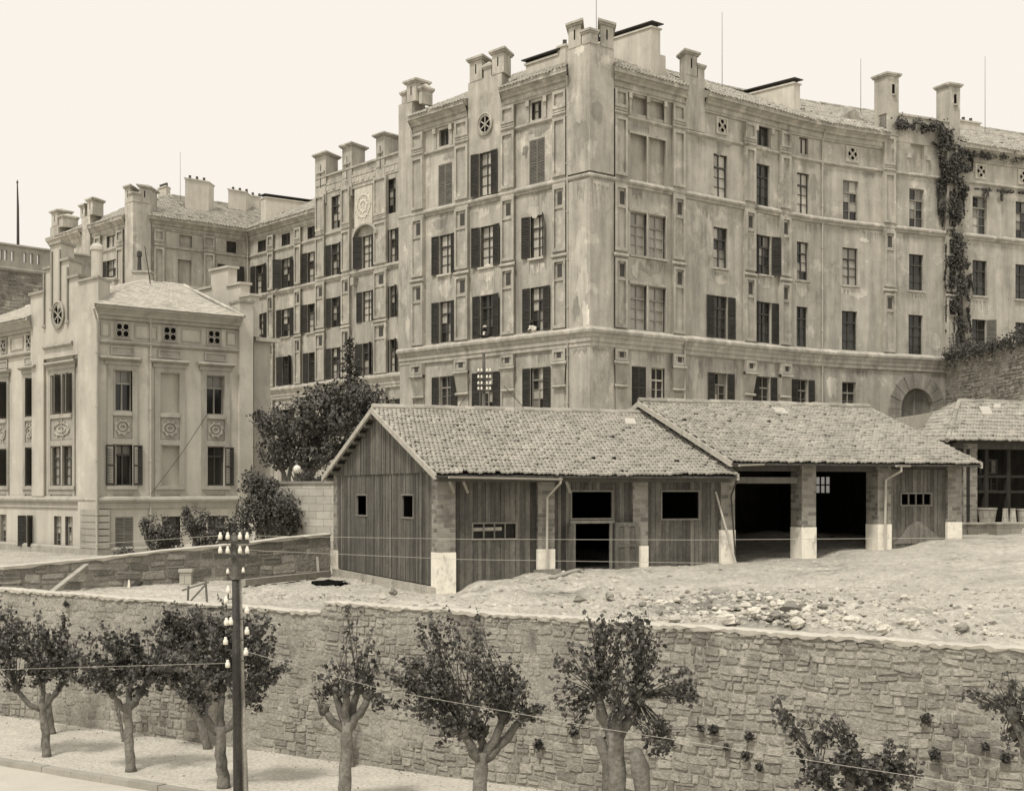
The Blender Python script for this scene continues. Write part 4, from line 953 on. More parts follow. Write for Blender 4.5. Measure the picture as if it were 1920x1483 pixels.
# ------------------------------------------------------------------ masonry
def stones(mb, fa, s0, s1, zb, zt, ch=(.17, .32), cl=(.22, .65), jo=.012, n=0.0, prot=.035, seed=1, tone=(.75, 1.25), wob=.03, smear=.0, mort=None):
    rd = random.Random(seed); rows = [min(zb(s0), zb(s1)) - .05]; zmax = max(zt(s0), zt(s1), zt((s0 + s1) / 2)) + .3
    while rows[-1] < zmax: rows.append(rows[-1] + rd.uniform(*ch) * (1.35 - .55 * min(1, max(0, (rows[-1] - rows[0]) / (zmax - rows[0])))))
    ph = [rd.uniform(0, 6) for _ in rows]
    def zl(k, s): return rows[k] + wob * math.sin(s * 1.3 + ph[k]) + wob * .7 * math.sin(s * 3.1 + ph[k] * 2) + wob * 1.5 * math.sin(s * .31 + k * .15)
    for k in range(len(rows) - 1):
        s = s0 - rd.uniform(0, .5); hh = rows[k + 1] - rows[k]
        while s < s1:
            L = rd.uniform(*cl) * (.7 + hh * 1.6); e = min(s + L, s1); a = max(s, s0)
            if e - a > .06:
                parts = [(0, 1)]
                if hh > .22 and rd.random() < .3: c = rd.uniform(.35, .65); parts = [(0, c), (c, 1)]
                for f0, f1 in parts:
                    z = [zl(k, a) + hh * f0, zl(k, e) + hh * f0, zl(k, e) + hh * f1, zl(k, a) + hh * f1]
                    if min(z[2], z[3]) > zt((a + e) / 2) + .02 or max(z[0], z[1]) < zb((a + e) / 2) - .3: continue
                    j = lambda: rd.uniform(-.028, .028)
                    g = jo + abs(rd.gauss(0, .006))
                    o = [(a + g + j() * .5, z[0] + g + j()), (e - g + j() * .5, z[1] + g + j()), (e - g + j() * .5, z[2] - g + j()), (a + g + j() * .5, z[3] - g + j())]
                    # chamfer to 8 points for an irregular outline
                    o8 = []
                    for i in range(4):
                        p, q, r = o[i - 1], o[i], o[(i + 1) % 4]; c1 = rd.uniform(.06, .22); c2 = rd.uniform(.06, .22)
                        o8.append((q[0] + (p[0] - q[0]) * c1 * .6, q[1] + (p[1] - q[1]) * c1 * .6)); o8.append((q[0] + (r[0] - q[0]) * c2 * .5, q[1] + (r[1] - q[1]) * c2 * .5))
                    cx = sum(p[0] for p in o8) / 8; cz = sum(p[1] for p in o8) / 8; pr = n + prot * rd.uniform(.35, 1.2); tn = rd.uniform(*tone)
                    sm = noise.noise(V(cx * .35, cz * .5, seed))
                    if seed == 11:
                        hz = (cz + .1) / 4.2; lf = 1 - min(1, max(0, (cx - FW.s(500)) / (FW.s(1150) - FW.s(500))))
                        sm = sm * .9 + .3 * lf + .24 * (hz - .42) - .3 * max(0, .22 - hz) * 4 * (.3 + .7 * (1 - lf)) - (.35 * max(0, hz - .8) * 5 * (1 - lf))
                        if sm > .12:
                            if rd.random() < min(.5, (sm - .08) * 1.6): continue
                            tn = 1 + (tn - 1) * .4
                    if smear and sm > .12: pr = n + .004 + .22 * prot * rd.random(); 
                    f = .86
                    tilt = (rd.uniform(-.02, .02), rd.uniform(-.02, .02))
                    low = [fa.pos(x, n - .015, min(zz_, zt(x) + .02)) for x, zz_ in o8]
                    up = [fa.pos(cx + (x - cx) * f, pr + tilt[0] * (x - cx) + tilt[1] * (zz_ - cz), min(cz + (zz_ - cz) * f, zt(x))) for x, zz_ in o8]
                    i0 = len(mb.v); mb.v += low + up
                    for i in range(8): mb.f.append((i0 + i, i0 + (i + 1) % 8, i0 + 8 + (i + 1) % 8, i0 + 8 + i)); mb.t.append(tn); mb.u.append(None)
                    mb.f.append(tuple(i0 + 8 + i for i in range(8))); mb.t.append(tn); mb.u.append(None)
            s = e
def coping(mb, fa, s0, s1, zt, w0, w1, h=.1, seed=1, step=.35, jz=.02):
    rd = random.Random(seed); s = s0; rows = [[], [], [], [], []]
    while s <= s1:
        a, b, c = rd.uniform(-.03, .03), rd.uniform(-jz, jz) + .6 * jz * noise.noise(V(s * .8, seed, 0)), rd.uniform(-.03, .03); z = zt(s)
        for r, (n, dz) in enumerate(((w1 + a, -h * rd.uniform(.2, 1.8)), (w1 + .02 + a, h * .5 + b), (w1 - .12, h + b), (w0 + .1, h + b * .5), (w0 + c, -h))): rows[r].append(fa.pos(s, n, z + dz))
        s += step
    mb.grid(rows, 1)
FW = Fac([tuple(wp(-220) - wd_ * 5), tuple(wp(2200) + wd_ * 16)])
sj = FW.s(606)
ztf = lambda s: (4.19 - .13 * (s - FW.s(0)) / (sj - FW.s(0)) if s < sj else 4.36 - .16 * (s - sj) / (FW.s(1920) - sj)) + .012 * math.sin(s * 1.7)
rwall = None
m = MB(); s_ = 0.0; rows = [[], []]
NZ = 26
rows = [[FW.pos(i * FW.L[-1] / 240, -.012 + .03 * noise.noise(V(i * .45, j * .55, 4)) + .012 * noise.noise(V(i * 1.9, j * 1.3, 8)), -.3 + (ztf(i * FW.L[-1] / 240) + .28) * j / NZ) for i in range(241)] for j in range(NZ + 1)]
m.grid(rows, 1.0)
rows = [[FW.pos(q, -.55, -.3), FW.pos(q, -.55, ztf(q))] for q in (0, FW.L[-1])]
m.face([FW.pos(0, -.5, -.3), FW.pos(FW.L[-1], -.5, -.3), FW.pos(FW.L[-1], -.5, 4.1), FW.pos(0, -.5, 4.0)][::-1])
fwall = m.build('retaining_wall', m_mort)
tag(fwall, 'long rubble stone retaining wall with pale lime coping, below the yard and behind the pollarded street trees', 'stone wall')
m = MB(); stones(m, FW, 0, FW.L[-1], lambda s: -.1, ztf, (.11, .25), (.16, .52), .009, 0, .036, 11, (.74, 1.25), .035, smear=1); o = m.build('stonework', m_stone, fwall)
m = MB(); coping(m, FW, 0, sj, ztf, -.5, .045, .05, 3, .13, .03); m.build('coping', m_cope, fwall)
m = MB(); coping(m, FW, sj + .03, FW.L[-1], ztf, -.5, .045, .05, 4, .13, .03); m.build('coping', m_cope, fwall)
# low boundary wall climbing to the shed
P0 = Vector((-2.4986, 49.9)); su = Vector((.9290, .3701)); sv = Vector((-.3701, .9290)); P1 = P0 + sv * 13.3
p_0 = at(0, 920, 51.8); p_l = at(-150, 920, 56)
LW = Fac([(p_l.x, p_l.y), (p_0.x, p_0.y), (P1.x - .15, P1.y - .1)])
zlt = lambda s: 4.78 + (5.66 - 4.78) * max(0, (s - LW.L[1]) / (LW.L[2] - LW.L[1])) + .015 * math.sin(s * 1.1)
m = MB(); rows = [[LW.pos(LW.L[-1] * i / 60, 0, 3 + (zlt(LW.L[-1] * i / 60) - 3) * j / 6) for i in range(61)] for j in range(7)]; m.grid(rows, .8)
m.face([LW.pos(LW.L[1], -.45, 3), LW.pos(LW.L[-1], -.45, 3), LW.pos(LW.L[-1], -.45, 5.6), LW.pos(LW.L[1], -.45, 4.75)][::-1])
lw = tag(m.build('boundary_wall', m_mort), 'low dark stone boundary wall with whitish sloping coping, rising to the plank shed', 'stone wall')
m = MB(); stones(m, LW, 0, LW.L[-1], lambda s: 3.5, zlt, (.2, .38), (.4, 1.0), .014, 0, .04, 21, (.5, 1.1), .03, smear=1); m.build('stonework', m_stone, lw)
m = MB(); coping(m, LW, 0, LW.L[-1], zlt, -.5, .08, .06, 9, jz=.012); m.build('coping', m_cope, lw)
# pale ashlar garden wall
a_ = at(478, 920, 66.5); b_ = at(634, 920, 64.6); AW = Fac([(a_.x, a_.y), (b_.x, b_.y)])
m = MB(); fbox(m, AW, 0, AW.L[-1], -.5, 0, 3.5, 7.78, 1, True); aw = tag(m.build('garden_wall', m_ash), 'pale squared-block garden wall between the dark shrub and the plank shed', 'wall')
m = MB(); fbox(m, AW, -.05, AW.L[-1], -.56, .07, 7.782, 7.9, .7, True); m.build('coping', m_htr, aw)
# rampart at the right and its terrace
r0 = at(1772, 920, 98.3); r1 = at(1925, 920, 86.2); r2 = Vector((r1.x + .5, 60)); RW = Fac([(r0.x, r0.y), (r1.x, r1.y), (r2.x + 2, r2.y)])
zrt = lambda s: 16.0 + .1 * math.sin(s * .8)
m = MB(); m.grid([[RW.pos(RW.L[-1] * i / 40, .0, z) for i in range(41)] for z in (4, 8, 12, 16)], .8)
ram = tag(m.build('rampart_wall', m_mort), 'high rough stone rampart with overgrown top, at the right beside the arched gate', 'stone wall')
m = MB(); stones(m, RW, 0, RW.L[1] + 2, lambda s: 9, zrt, (.16, .3), (.25, .7), .015, 0, .05, 31, (.6, 1.15), .03, smear=1); m.build('stonework', m_stone, ram)
m = MB(); pm = M.pos(M.s(1776), .1, 16.0); m.face([RW.pos(0, 0, 16.02), RW.pos(RW.L[1], 0, 16.02), V(60, 86, 16.02), V(60, 112, 16.02), V(pm.x, pm.y, 16.02)]); struct(m.build('terrace', m_yard))
# terrace wall with slotted parapet at the far left
v0 = at(-120, 920, 101); v1 = at(172, 920, 110.5); VW = Fac([(v0.x, v0.y), (v1.x, v1.y)])
zp = VW.z(60, 467)
hs = []
for px in (2, 11.5, 24.5, 47.5, 60, 72.5, -12, -24, 98, 110, 122, -48, -60):
    s = VW.s(px); hs.append((s - .12, s + .12, zp - 1.05, zp - .35, False))
m = MB(); wall_holes(m, VW, 0, VW.L[-1], zp - 1.6, zp, hs, dep=.3); m2 = MB(); wall_holes(m2, VW, 0, VW.L[-1], zp - 1.6, zp, [h for h in hs], dep=.01, n=-.3)
m.v, off = m.v + m2.v, len(m.v); m.f += [tuple(i + off for i in reversed(f)) for f in m2.f]; m.t += m2.t; m.u += m2.u
vw = thing('terrace_wall', tuple(VW.pos(VW.L[-1] / 2, 0, 4)), 'tall stained terrace wall with slotted parapet, at the far left behind the stepped gable', 'wall')
m.build('parapet', m_htr, vw)
m = MB(); fprof(m, VW, 0, VW.L[-1], [(-.4, zp + .15), (.12, zp + .15), (.14, zp + .03), (0, zp)]); fprof(m, VW, 0, VW.L[-1], [(0, zp - 1.5), (.2, zp - 1.6), (.2, zp - 1.75), (0, zp - 1.85)], .8); m.build('coping', m_htr, vw)
m = MB(); m.grid([[VW.pos(VW.L[-1] * i / 30, -.02, z) for i in range(31)] for z in (3, 10, 16, zp - 1.58)], .85); m.build('wall_face', m_mort, vw)
m = MB(); stones(m, VW, 0, VW.L[-1], lambda s: 14, lambda s: zp - 1.9, (.2, .34), (.3, .8), .015, -.02, .04, 41, (.55, 1.1), .03, smear=1); m.build('stonework', m_stone, vw)
m = MB(); p = at(34, 920, 113); p.z = zp - 1; m.tube([p, p + V(-.02, 0, 5.2), p + V(-.06, 0, 7.0)], [.13, .09, .045], 8); m.lathe(p + V(-.06, 0, 7.0), [(.05, 0), (.1, .05), (.05, .15), (0, .3)], 8)
tag(m.build('flag_mast', m_iron), 'dark bare mast standing up behind the slotted parapet at far left', 'mast')
# ------------------------------------------------------------------ sheds
FR = Fac([tuple(P0), tuple(P0 + su * 40)]); GB = Fac([tuple(P1), tuple(P0)])
def boards(mb, fa, s0, s1, zb, zt, hs, n, seed, wmin=.13, wmax=.21, th=.03):
    rd = random.Random(seed); eds = [s0]
    marks = sorted(set([s1] + [x for h in hs for x in h[:2]]))
    for mk in marks:
        while mk - eds[-1] > wmax * 1.5: eds.append(eds[-1] + rd.uniform(wmin, wmax))
        if mk - eds[-1] > .02: eds.append(mk)
    for a, b in zip(eds, eds[1:]):
        c = (a + b) / 2; cuts = [(zb(c) if callable(zb) else zb, None)]
        segs = [(zb(c), (zt(a), zt(b)))]
        for h in hs:
            if h[0] - 1e-4 < c < h[1] + 1e-4:
                ns = []
                for lo, hi in segs:
                    hi2 = hi if isinstance(hi, tuple) else (hi, hi)
                    if h[2] > lo: ns.append((lo, (min(h[2], hi2[0]), min(h[2], hi2[1]))))
                    if h[3] < min(hi2): ns.append((max(lo, h[3]), hi2))
                segs = ns
        nn = n + rd.uniform(-.012, .012); t = min(1.9, max(.5, rd.gauss(1, .24)))
        for lo, hi in segs:
            if max(hi) - lo < .02: continue
            g = .006
            p = [fa.pos(a + g, nn, lo), fa.pos(b - g, nn, lo), fa.pos(b - g, nn - th, lo), fa.pos(a + g, nn - th, lo), fa.pos(a + g, nn, hi[0]), fa.pos(b - g, nn, hi[1]), fa.pos(b - g, nn - th, hi[1]), fa.pos(a + g, nn - th, hi[0])]
            mb.hexa(p, t)
def rectframe(parent, fa, s0, s1, z0, z1, n, mat, name='window_frame', bars=0, t=.06):
    m = MB()
    fbox(m, fa, s0 - t, s0, n - .06, n + .03, z0 - t, z1 + t, 1, True); fbox(m, fa, s1, s1 + t, n - .06, n + .03, z0 - t, z1 + t, 1, True)
    fbox(m, fa, s0, s1, n - .06, n + .028, z0 - t, z0, 1, True); fbox(m, fa, s0, s1, n - .06, n + .028, z1, z1 + t, 1, True)
    for k in range(1, bars): s = s0 + (s1 - s0) * k / bars; fbox(m, fa, s - .02, s + .02, n - .05, n + .01, z0, z1, 1, True)
    return m.build(name, mat, parent)
def rect(fa, px0, px1, py0, py1, n=0):
    c = (px0 + px1) / 2; return (fa.s(px0, n), fa.s(px1, n), fa.z(c, py1, n), fa.z(c, py0, n))
def brickpier(parent, fa, s0, s1, n0, n1, zb, zw, zt, seed=1, lab=None):
    m = MB(); fbox(m, fa, s0, s1, n0, n1, zw, zt, 1, True); o = m.build('pier', m_brick, parent)
    rd = random.Random(seed); w = MB()
    fbox(w, fa, s0 - .015, s1 + .015, n0 - .015, n1 + .015, zb, zw + .01, 1, True); w.build('whitewashed_base', m_white, o)
    return o
XB = -.12
def gz(fa, s, n=0): p = fa.pos(s, n, 0); return H0(p.x, p.y)
# --- first shed
sh = thing('plank_shed', (P0.x, P0.y, 4), 'nearer plank shed with boarded gable end, two small square windows and an open door', 'shed')
ZE1, ZR1, OV = 8.02, 10.55, .7
LG = GB.L[-1]
gtop = lambda s: 8.0 + (ZR1 - 8.0 - .14) * (1 - abs(s - LG / 2) / (LG / 2)) 
gh = [rect(GB, 668, 687, 929, 965), rect(GB, 753, 774, 929, 969)]
m = MB(); boards(m, GB, .12, LG - .2, lambda s: 4.28 + .0 * s, lambda s: min(8.12, gtop(s)), gh, -.02, 3, .1, .19); m.build('gable_boards', m_board, sh)
m = MB(); boards(m, GB, .3, LG - .3, lambda s: 8.1, gtop, [], .02, 4, .1, .19); m.build('upper_gable_boards', m_board, sh)
for h in gh: rectframe(sh, GB, *h, -.02, m_wood, 'gable_window')
m = MB(); fbox(m, GB, -.1, LG - .1, -.5, .05, 3.3, 4.24, 1.25, True); m.build('footing', m_mort, sh)
pxs = [(820, 854), (1009, 1040), (1187, 1215), (1352, 1378)]
zw1 = [5.4, 5.46, 5.52, 6.05]
for i, (a, b) in enumerate(pxs):
    s0, s1 = FR.s(a), FR.s(b); brickpier(sh, FR, s0 if i else 0.0, s1, -.6, .0, gz(FR, s0) - .8, zw1[i], 7.98, i)
brickpier(sh, GB, -.05, .5, -.6, .02, 3.2, 5.0, 8.3, 9)
fz = lambda s: gz(FR, s) - .15
LS = 11.25
m = MB(); hs1 = [rect(FR, 887, 967, 982, 1009, XB)]; boards(m, FR, FR.s(854), FR.s(1009), fz, lambda s: 7.95, hs1, XB, 6); m.build('front_boards', m_board, sh)
rectframe(sh, FR, *hs1[0], XB, m_wood, 'strip_window', 4)
m = MB(); m.face([FR.pos(hs1[0][0], XB - .12, hs1[0][2]), FR.pos(hs1[0][1], XB - .12, hs1[0][2]), FR.pos(hs1[0][1], XB - .12, hs1[0][3]), FR.pos(hs1[0][0], XB - .12, hs1[0][3])], .3); m.tube([FR.pos(hs1[0][0], XB - .08, hs1[0][2] + .3), FR.pos(hs1[0][1] - .5, XB - .08, hs1[0][2] + .32)], .07, 8, 3); m.build('window_backing', m_board, sh)
h2 = rect(FR, 1072, 1147, 922, 971, XB); hd = (FR.s(1073, XB), FR.s(1147, XB), 3, FR.z(1110, 981, XB))
m = MB(); boards(m, FR, FR.s(1040), FR.s(1187), fz, lambda s: 7.95, [h2, hd], XB, 7); m.build('front_boards', m_board, sh)
rectframe(sh, FR, *h2, XB, m_wood, 'hatch_frame')
m = MB(); s0, s1, _, zt = hd
fbox(m, FR, s0 - .02, s0 + .08, XB - .05, XB + .06, 4.4, zt, 1.1, True); fbox(m, FR, s1 - .08, s1 + .0, XB - .05, XB + .06, 4.4, zt, 1.1, True); fbox(m, FR, s0 - .1, s1 + .08, XB - .05, XB + .065, zt, zt + .1, 1.2, True)
m.build('door_frame', m_wood, sh)
m = MB(); a = FR.s(1151, 0); b = FR.s(1195, .0); zb_, zt_ = FR.z(1170, 1068), FR.z(1170, 979)
fbox(m, FR, a, b, .06, .1, zb_, zt_, 1, True)
for q0, q1 in ((a, a + .14), (b - .14, b)): fbox(m, FR, q0, q1, .1, .13, zb_, zt_, 1.1)
for z0, z1 in ((zb_, zb_ + .16), (zb_ + .8, zb_ + .92), (zt_ - .14, zt_)): fbox(m, FR, a + .14, b - .14, .1, .128, z0, z1, 1.1)
fbox(m, FR, (a + b) / 2 - .1, (a + b) / 2 + .1, .1, .12, zb_ + .16, zt_ - .14, 1.25)
door = m.build('door', m_board, sh); door['label'] = 'panelled door swung open'
m = MB(); q0, q1 = FR.s(1066), FR.s(1076); fbox(m, FR, q0, q0 + .07, -.1, .45, 4.7, FR.z(1070, 982), 1.1, True); m.build('door', m_board, sh)
h3 = rect(FR, 1241, 1310, 922, 972, XB); m = MB(); boards(m, FR, FR.s(1215), FR.s(1352), fz, lambda s: 7.95, [h3], XB, 8); m.build('front_boards', m_board, sh); rectframe(sh, FR, *h3, XB, m_wood, 'hatch_frame')
# walls at the rear and sides, floor
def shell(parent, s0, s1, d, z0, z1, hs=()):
    m = MB(); a, b = FR.pos(s0 + .1, -d + .1, z0), FR.pos(s1 - .1, -d + .1, z0); t = V(0, 0, z1 - z0)
    BK = Fac([(a.x, a.y), (b.x, b.y)]); wall_holes(m, BK, 0, BK.L[-1], z0, z1, list(hs), dep=.2)
    c = FR.pos(s0 + (1.6 if s0 < 1 else .1), -.4, z0); a = FR.pos(s0 + (1.6 if s0 < 1 else .1), -d + .1, z0); e = FR.pos(s1 - .1, -.4, z0)
    m.face([c, a, a + t, c + t]); m.face([b, e, e + t, b + t]); return m.build('inner_wall', m_inner_dark, parent), BK
m_inner_dark = MAT('shade-dark inner boards', .035, var=.3, streak=.3, ss=6, rough=1, spec=0)  # near-black base colour carries the shade of the unlit shed interior
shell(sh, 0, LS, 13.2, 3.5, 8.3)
def shed_roof(parent, s0, s1, ze, zr, seed, d=13.3):
    m = MB(); hw = d / 2
    f = lambda u, v: FR.pos(u, OV - v * (OV + hw), ze + (zr - ze) * v)
    g = lambda u, v: FR.pos(s0 + s1 - u, -d - OV + v * (OV + hw), ze + (zr - ze) * v)
    tiles(m, f, s0, s1, 7.8, .165, .345, .06, .06, sub=6, seed=seed, miss=.006, stag=True); tiles(m, g, s0, s1, 7.8, .29, .36, .04, .03, sub=3, seed=seed + 1)
    ridge_tiles(m, FR.pos(s0, -hw, zr + .06), FR.pos(s1, -hw, zr + .06), .13, .4, seed)
    o = m.build('roof', m_tile, parent)
    m = MB()   # boarding under the tiles
    q = [f(s0, 0), f(s1, 0), f(s1, 1), f(s0, 1)]; m.hexa([p - V(0, 0, .1) for p in q] + [p - V(0, 0, .045) for p in q], .6)
    q = [g(s1, 0), g(s0, 0), g(s0, 1), g(s1, 1)][::-1]; m.hexa([p - V(0, 0, .1) for p in q] + [p - V(0, 0, .045) for p in q], .6)
    m.build('roof_boarding', m_board, o)
    for fn, nm in ((f, 1), (g, 0)):
        for s in (s0, s1):
            m = MB(); a, b = (fn(s, 0), fn(s, 1)) if nm else (fn(s0 + s1 - s, 0), fn(s0 + s1 - s, 1)); e = FR.d[0]; e = V(e.x, e.y, 0) * .05
            m.hexa([a - e - V(0, 0, .16), a + e - V(0, 0, .16), b + e - V(0, 0, .16), b - e - V(0, 0, .16), a - e + V(0, 0, .05), a + e + V(0, 0, .05), b + e + V(0, 0, .05), b - e + V(0, 0, .05)], 2.2); m.build('bargeboard', m_wood, o)
    return o, f
S0 = -.32; S1 = FR.s(1384, OV)
r1_, f1 = shed_roof(sh, S0, S1, ZE1, ZR1, 5)
def purlin(parent, v, ze, zr, s0, ln, side, d=13.3):
    hw = d / 2; n = (OV - v * (OV + hw)) if side else (-d - OV + v * (OV + hw)); z = ze + (zr - ze) * v - .2
    m = MB(); m.tube([FR.pos(s0 + .05, n, z), FR.pos(s0 + ln, n, z - .02)], .085, 8, 1); m.build('purlin', m_wood, parent)
for k in range(9): purlin(r1_, .06 + k * .112, ZE1, ZR1, S0, .7, 0)
for k in range(4): purlin(r1_, .1 + k * .26, ZE1, ZR1, S0, .5, 1)
def patch(parent, f, u, v, w, h):
    m = MB(); p = [f(u - w, v), f(u + w, v), f(u + w + .3, v + h), f(u - w + .3, v + h)]; m.hexa([q + V(0, 0, .05) for q in p] + [q + V(0, 0, .11) for q in p], 1.0); m.build('tin_sheet', m_zinc_l, parent)
m_zinc_l = MAT('bright tin', .48, var=.1, rough=.5)
patch(r1_, f1, FR.s(1188, -4.8), .78, .22, .1)
def gutter(parent, s0, s1, z0, z1, n=OV + .08):
    m = MB(); r = .07
    rows = [[FR.pos(s, n + math.cos(a) * r, (z0 + (z1 - z0) * (s - s0) / (s1 - s0)) + math.sin(a) * r) for s in (s0, s1)] for a in [math.pi + k * math.pi / 6 for k in range(7)]]
    m.grid(rows); m.face([r_[1] for r_ in rows]); m.build('gutter', m_zinc, parent)
gutter(sh, FR.s(840, OV), FR.s(1052, OV), ZE1 - .06, ZE1 - .12)
m = MB(); m.tube([FR.pos(FR.s(1051, .75), .75, 7.92), FR.pos(FR.s(1051, .75), .75, 7.75), FR.pos(FR.s(1026, .12), .12, 7.25), FR.pos(FR.s(1025.5, .1), .1, 4.6)], .045, 8); m.build('downpipe', m_zinc_l, sh)
for px, dx in ((868, 17), (1061, 17), (842, -6)):
    m = MB(); s = FR.s(px, .5); m.tube([FR.pos(s, .55, 7.78), FR.pos(s + .28, .2, 7.42)], .05, 6, 1.6); m.build('eaves_strut', m_wood, sh)
m = MB(); fbox(m, FR, 0, LS, -.32, .02, 7.78, 7.97, .7, True); m.build('wall_plate', m_wood, sh)
# --- second shed
sh2 = thing('open_shed', tuple(FR.pos(12, 0, 5)), 'middle shed with two black open bays, whitewashed pier bases and a stepped-up tiled roof', 'shed')
ZE2, ZR2 = 8.5, 11.03; S2 = FR.s(1371, OV); S3 = FR.s(1841, OV)
r2_, f2 = shed_roof(sh2, S2, S3, ZE2, ZR2, 15)
patch(r2_, f2, FR.s(1472, -5), .8, .28, .12); 
pxs = [(1503.5, 1530), (1646, 1671), (1777, 1803)]
for i, (a, b) in enumerate(pxs): brickpier(sh2, FR, FR.s(a), FR.s(b), -.75 if i < 2 else -.6, .0, 4.0, (6.12, 6.2, 6.26)[i], 8.45, i)
m = MB(); fbox(m, FR, FR.s(1379), FR.s(1777), -.45, -.15, 8.2, 8.46, .5, True); fbox(m, FR, FR.s(1379), FR.s(1503), -.4, -.22, 7.75, 7.98, .9, True); m.build('lintel', m_wood, sh2)
hs5 = [rect(FR, 1690, 1745, 926, 946, XB)]; m = MB(); boards(m, FR, FR.s(1671), FR.s(1777), fz, lambda s: 8.3, hs5, XB, 10); m.build('front_boards', m_board, sh2); rectframe(sh2, FR, *hs5[0], XB, m_wood, 'strip_window', 4)
m = MB(); rdq = random.Random(2); qq = [(1674, 1019), (1690, 1004), (1700, 990), (1711, 981), (1722, 976), (1733, 983), (1745, 993), (1757, 1004), (1766, 1010), (1768, 1016)]
m.face([FR.pos(FR.s(x, XB + .03), XB + .03, FR.z(x, y + rdq.uniform(-1, 1), XB + .03)) for x, y in qq][::-1], 1.65); m.build('dust_mark', m_board, sh2)
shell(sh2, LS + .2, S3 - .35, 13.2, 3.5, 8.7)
b_ = FR.pos(S3 - .45, -13.1, 0); e_ = FR.pos(S3 - .45, -.4, 0); BK = Fac([(b_.x, b_.y), (e_.x, e_.y)])
ws = BK.s(1544); wz = [BK.z(1544, 925), BK.z(1544, 893)]; hwd = (BK.s(1558) - BK.s(1530)) / 2
# rear window: frame, glazing bars and a glowing pane painted as daylight from outside
m = MB()
for k in range(4): s = ws - hwd + 2 * hwd * k / 3; fbox(m, BK, s - .03, s + .03, .0, .06, wz[0], wz[1], 1, True)
for k in range(3): z = wz[0] + (wz[1] - wz[0]) * k / 2; fbox(m, BK, ws - hwd, ws + hwd, .0, .055, z - .03, z + .03, 1, True)
o = m.build('rear_window', m_dframe, sh2)
m = MB(); m.face([BK.pos(ws - hwd, .005, wz[0]), BK.pos(ws + hwd, .005, wz[0]), BK.pos(ws + hwd, .005, wz[1]), BK.pos(ws - hwd, .005, wz[1])], 1)
m_day_glow = bpy.data.materials.new('daylight glow pane'); m_day_glow.use_nodes = True; pb = m_day_glow.node_tree.nodes['Principled BSDF']; pb.inputs['Base Color'].default_value = tint(.3); pb.inputs['Emission Color'].default_value = (1, .95, .85, 1); pb.inputs['Emission Strength'].default_value = .22
m.build('pane', m_day_glow, o)
gutter(sh2, FR.s(1384, OV), FR.s(1430, OV), ZE2 - .08, ZE2 - .04); gutter(sh2, FR.s(1678, OV), FR.s(1704, OV), ZE2 - .06, ZE2 - .06)
m = MB(); q = FR.s(1690, .75); m.tube([FR.pos(q, .75, 8.42), FR.pos(q, .75, 8.22), FR.pos(FR.s(1661, .12), .12, 7.9), FR.pos(FR.s(1659, .1), .1, 5.4)], .05, 8); m.build('downpipe', m_zinc_l, sh2)
for k in range(6): purlin(r2_, .05 + k * .16, ZE2, ZR2, S2, .6, 1)
m = MB(); m.tube([FR.pos(FR.s(1379, .1), .1, 5), FR.pos(FR.s(1371, .1), .1, 7.3), FR.pos(FR.s(1386, .6), .6, 8.1)], .03, 6); m.build('downpipe', m_iron, sh2)
# leaning pole against the first shed
a = FR.pos(FR.s(1380, .75), .75, 0); a.z = HT(a.x, a.y); b = FR.pos(FR.s(1342, .06), .06, FR.z(1342, 922, .06)); m = MB(); m.tube([a, b], [.05, .035], 8, 2.2)
tag(m.build('leaning_pole', m_wood), 'pale wooden pole leaning between plank shed and open bay', 'pole')
# --- third shed, set back at the right
o3 = V(19.5, 66.85, 0); F3 = Fac([(o3.x, o3.y), (o3.x + su.x * 16, o3.y + su.y * 16)])
sh3 = thing('far_shed', tuple(F3.pos(0, 0, 6)), 'furthest shed at the right edge, hipped tiled roof over dark glazed bays', 'shed')
ZE3 = F3.z(1800, 826); hip = 5.0
m = MB(); f3 = lambda u, v: F3.pos(u, -3.2 * v, ZE3 + 2.0 * v)
tiles(m, f3, 0, 16, 3.8,   .17, .36, .055, .06, 3.2, 0, sub=5, seed=61, miss=.01, stag=True)
fl = Fac([tuple(Vector(F3.pos(0, -6.4, 0)[:2])), tuple(Vector(F3.pos(0, 0, 0)[:2]))]); g3 = lambda u, v: fl.pos(u, -3.2 * v, ZE3 + 2.0 * v)
tiles(m, g3, 0, fl.L[-1], 3.8, .17, .36, .05, .055, 3.2, 3.2, sub=4, seed=62, stag=True)
m.face([f3(3.2, 1), f3(16, 1), F3.pos(16, -6.4, ZE3), F3.pos(0, -6.4, ZE3)])
ridge_tiles(m, f3(3.2, 1), f3(16, 1), .13, .4, 8); ridge_tiles(m, f3(0, 0), f3(3.2, 1), .11, .4, 9)
r3 = m.build('roof', m_tile, sh3); patch(r3, f3, 3.9, .62, .3, .2); patch(r3, f3, 4.9, .8, .2, .1)
m = MB(); fbox(m, F3, .8, 16, -.9, -.6, ZE3 - .35, ZE3 - .08, .5, True)
for px in (1831, 1866, 1908): s = F3.s(px); fbox(m, F3, s - .1, s + .1, -.8, -.58, 5.4, ZE3 - .35, .2, True)
for py in (922, 893): z = F3.z(1880, py); fbox(m, F3, 2.2, 16, -.76, -.62, z - .06, z + .06, .2, True)
m.build('timber_frame', m_wood, sh3)
m = MB(); wall_holes(m, F3, 1.0, 16, 5, ZE3, [], n=-2.6); m.face([F3.pos(1.0, -.6, 5), F3.pos(1.0, -5.8, 5), F3.pos(1.0, -5.8, ZE3), F3.pos(1.0, -.6, ZE3)]); a_ = F3.pos(.6, -.2, 5); m.build('inner_wall', m_inner_dark, sh3)
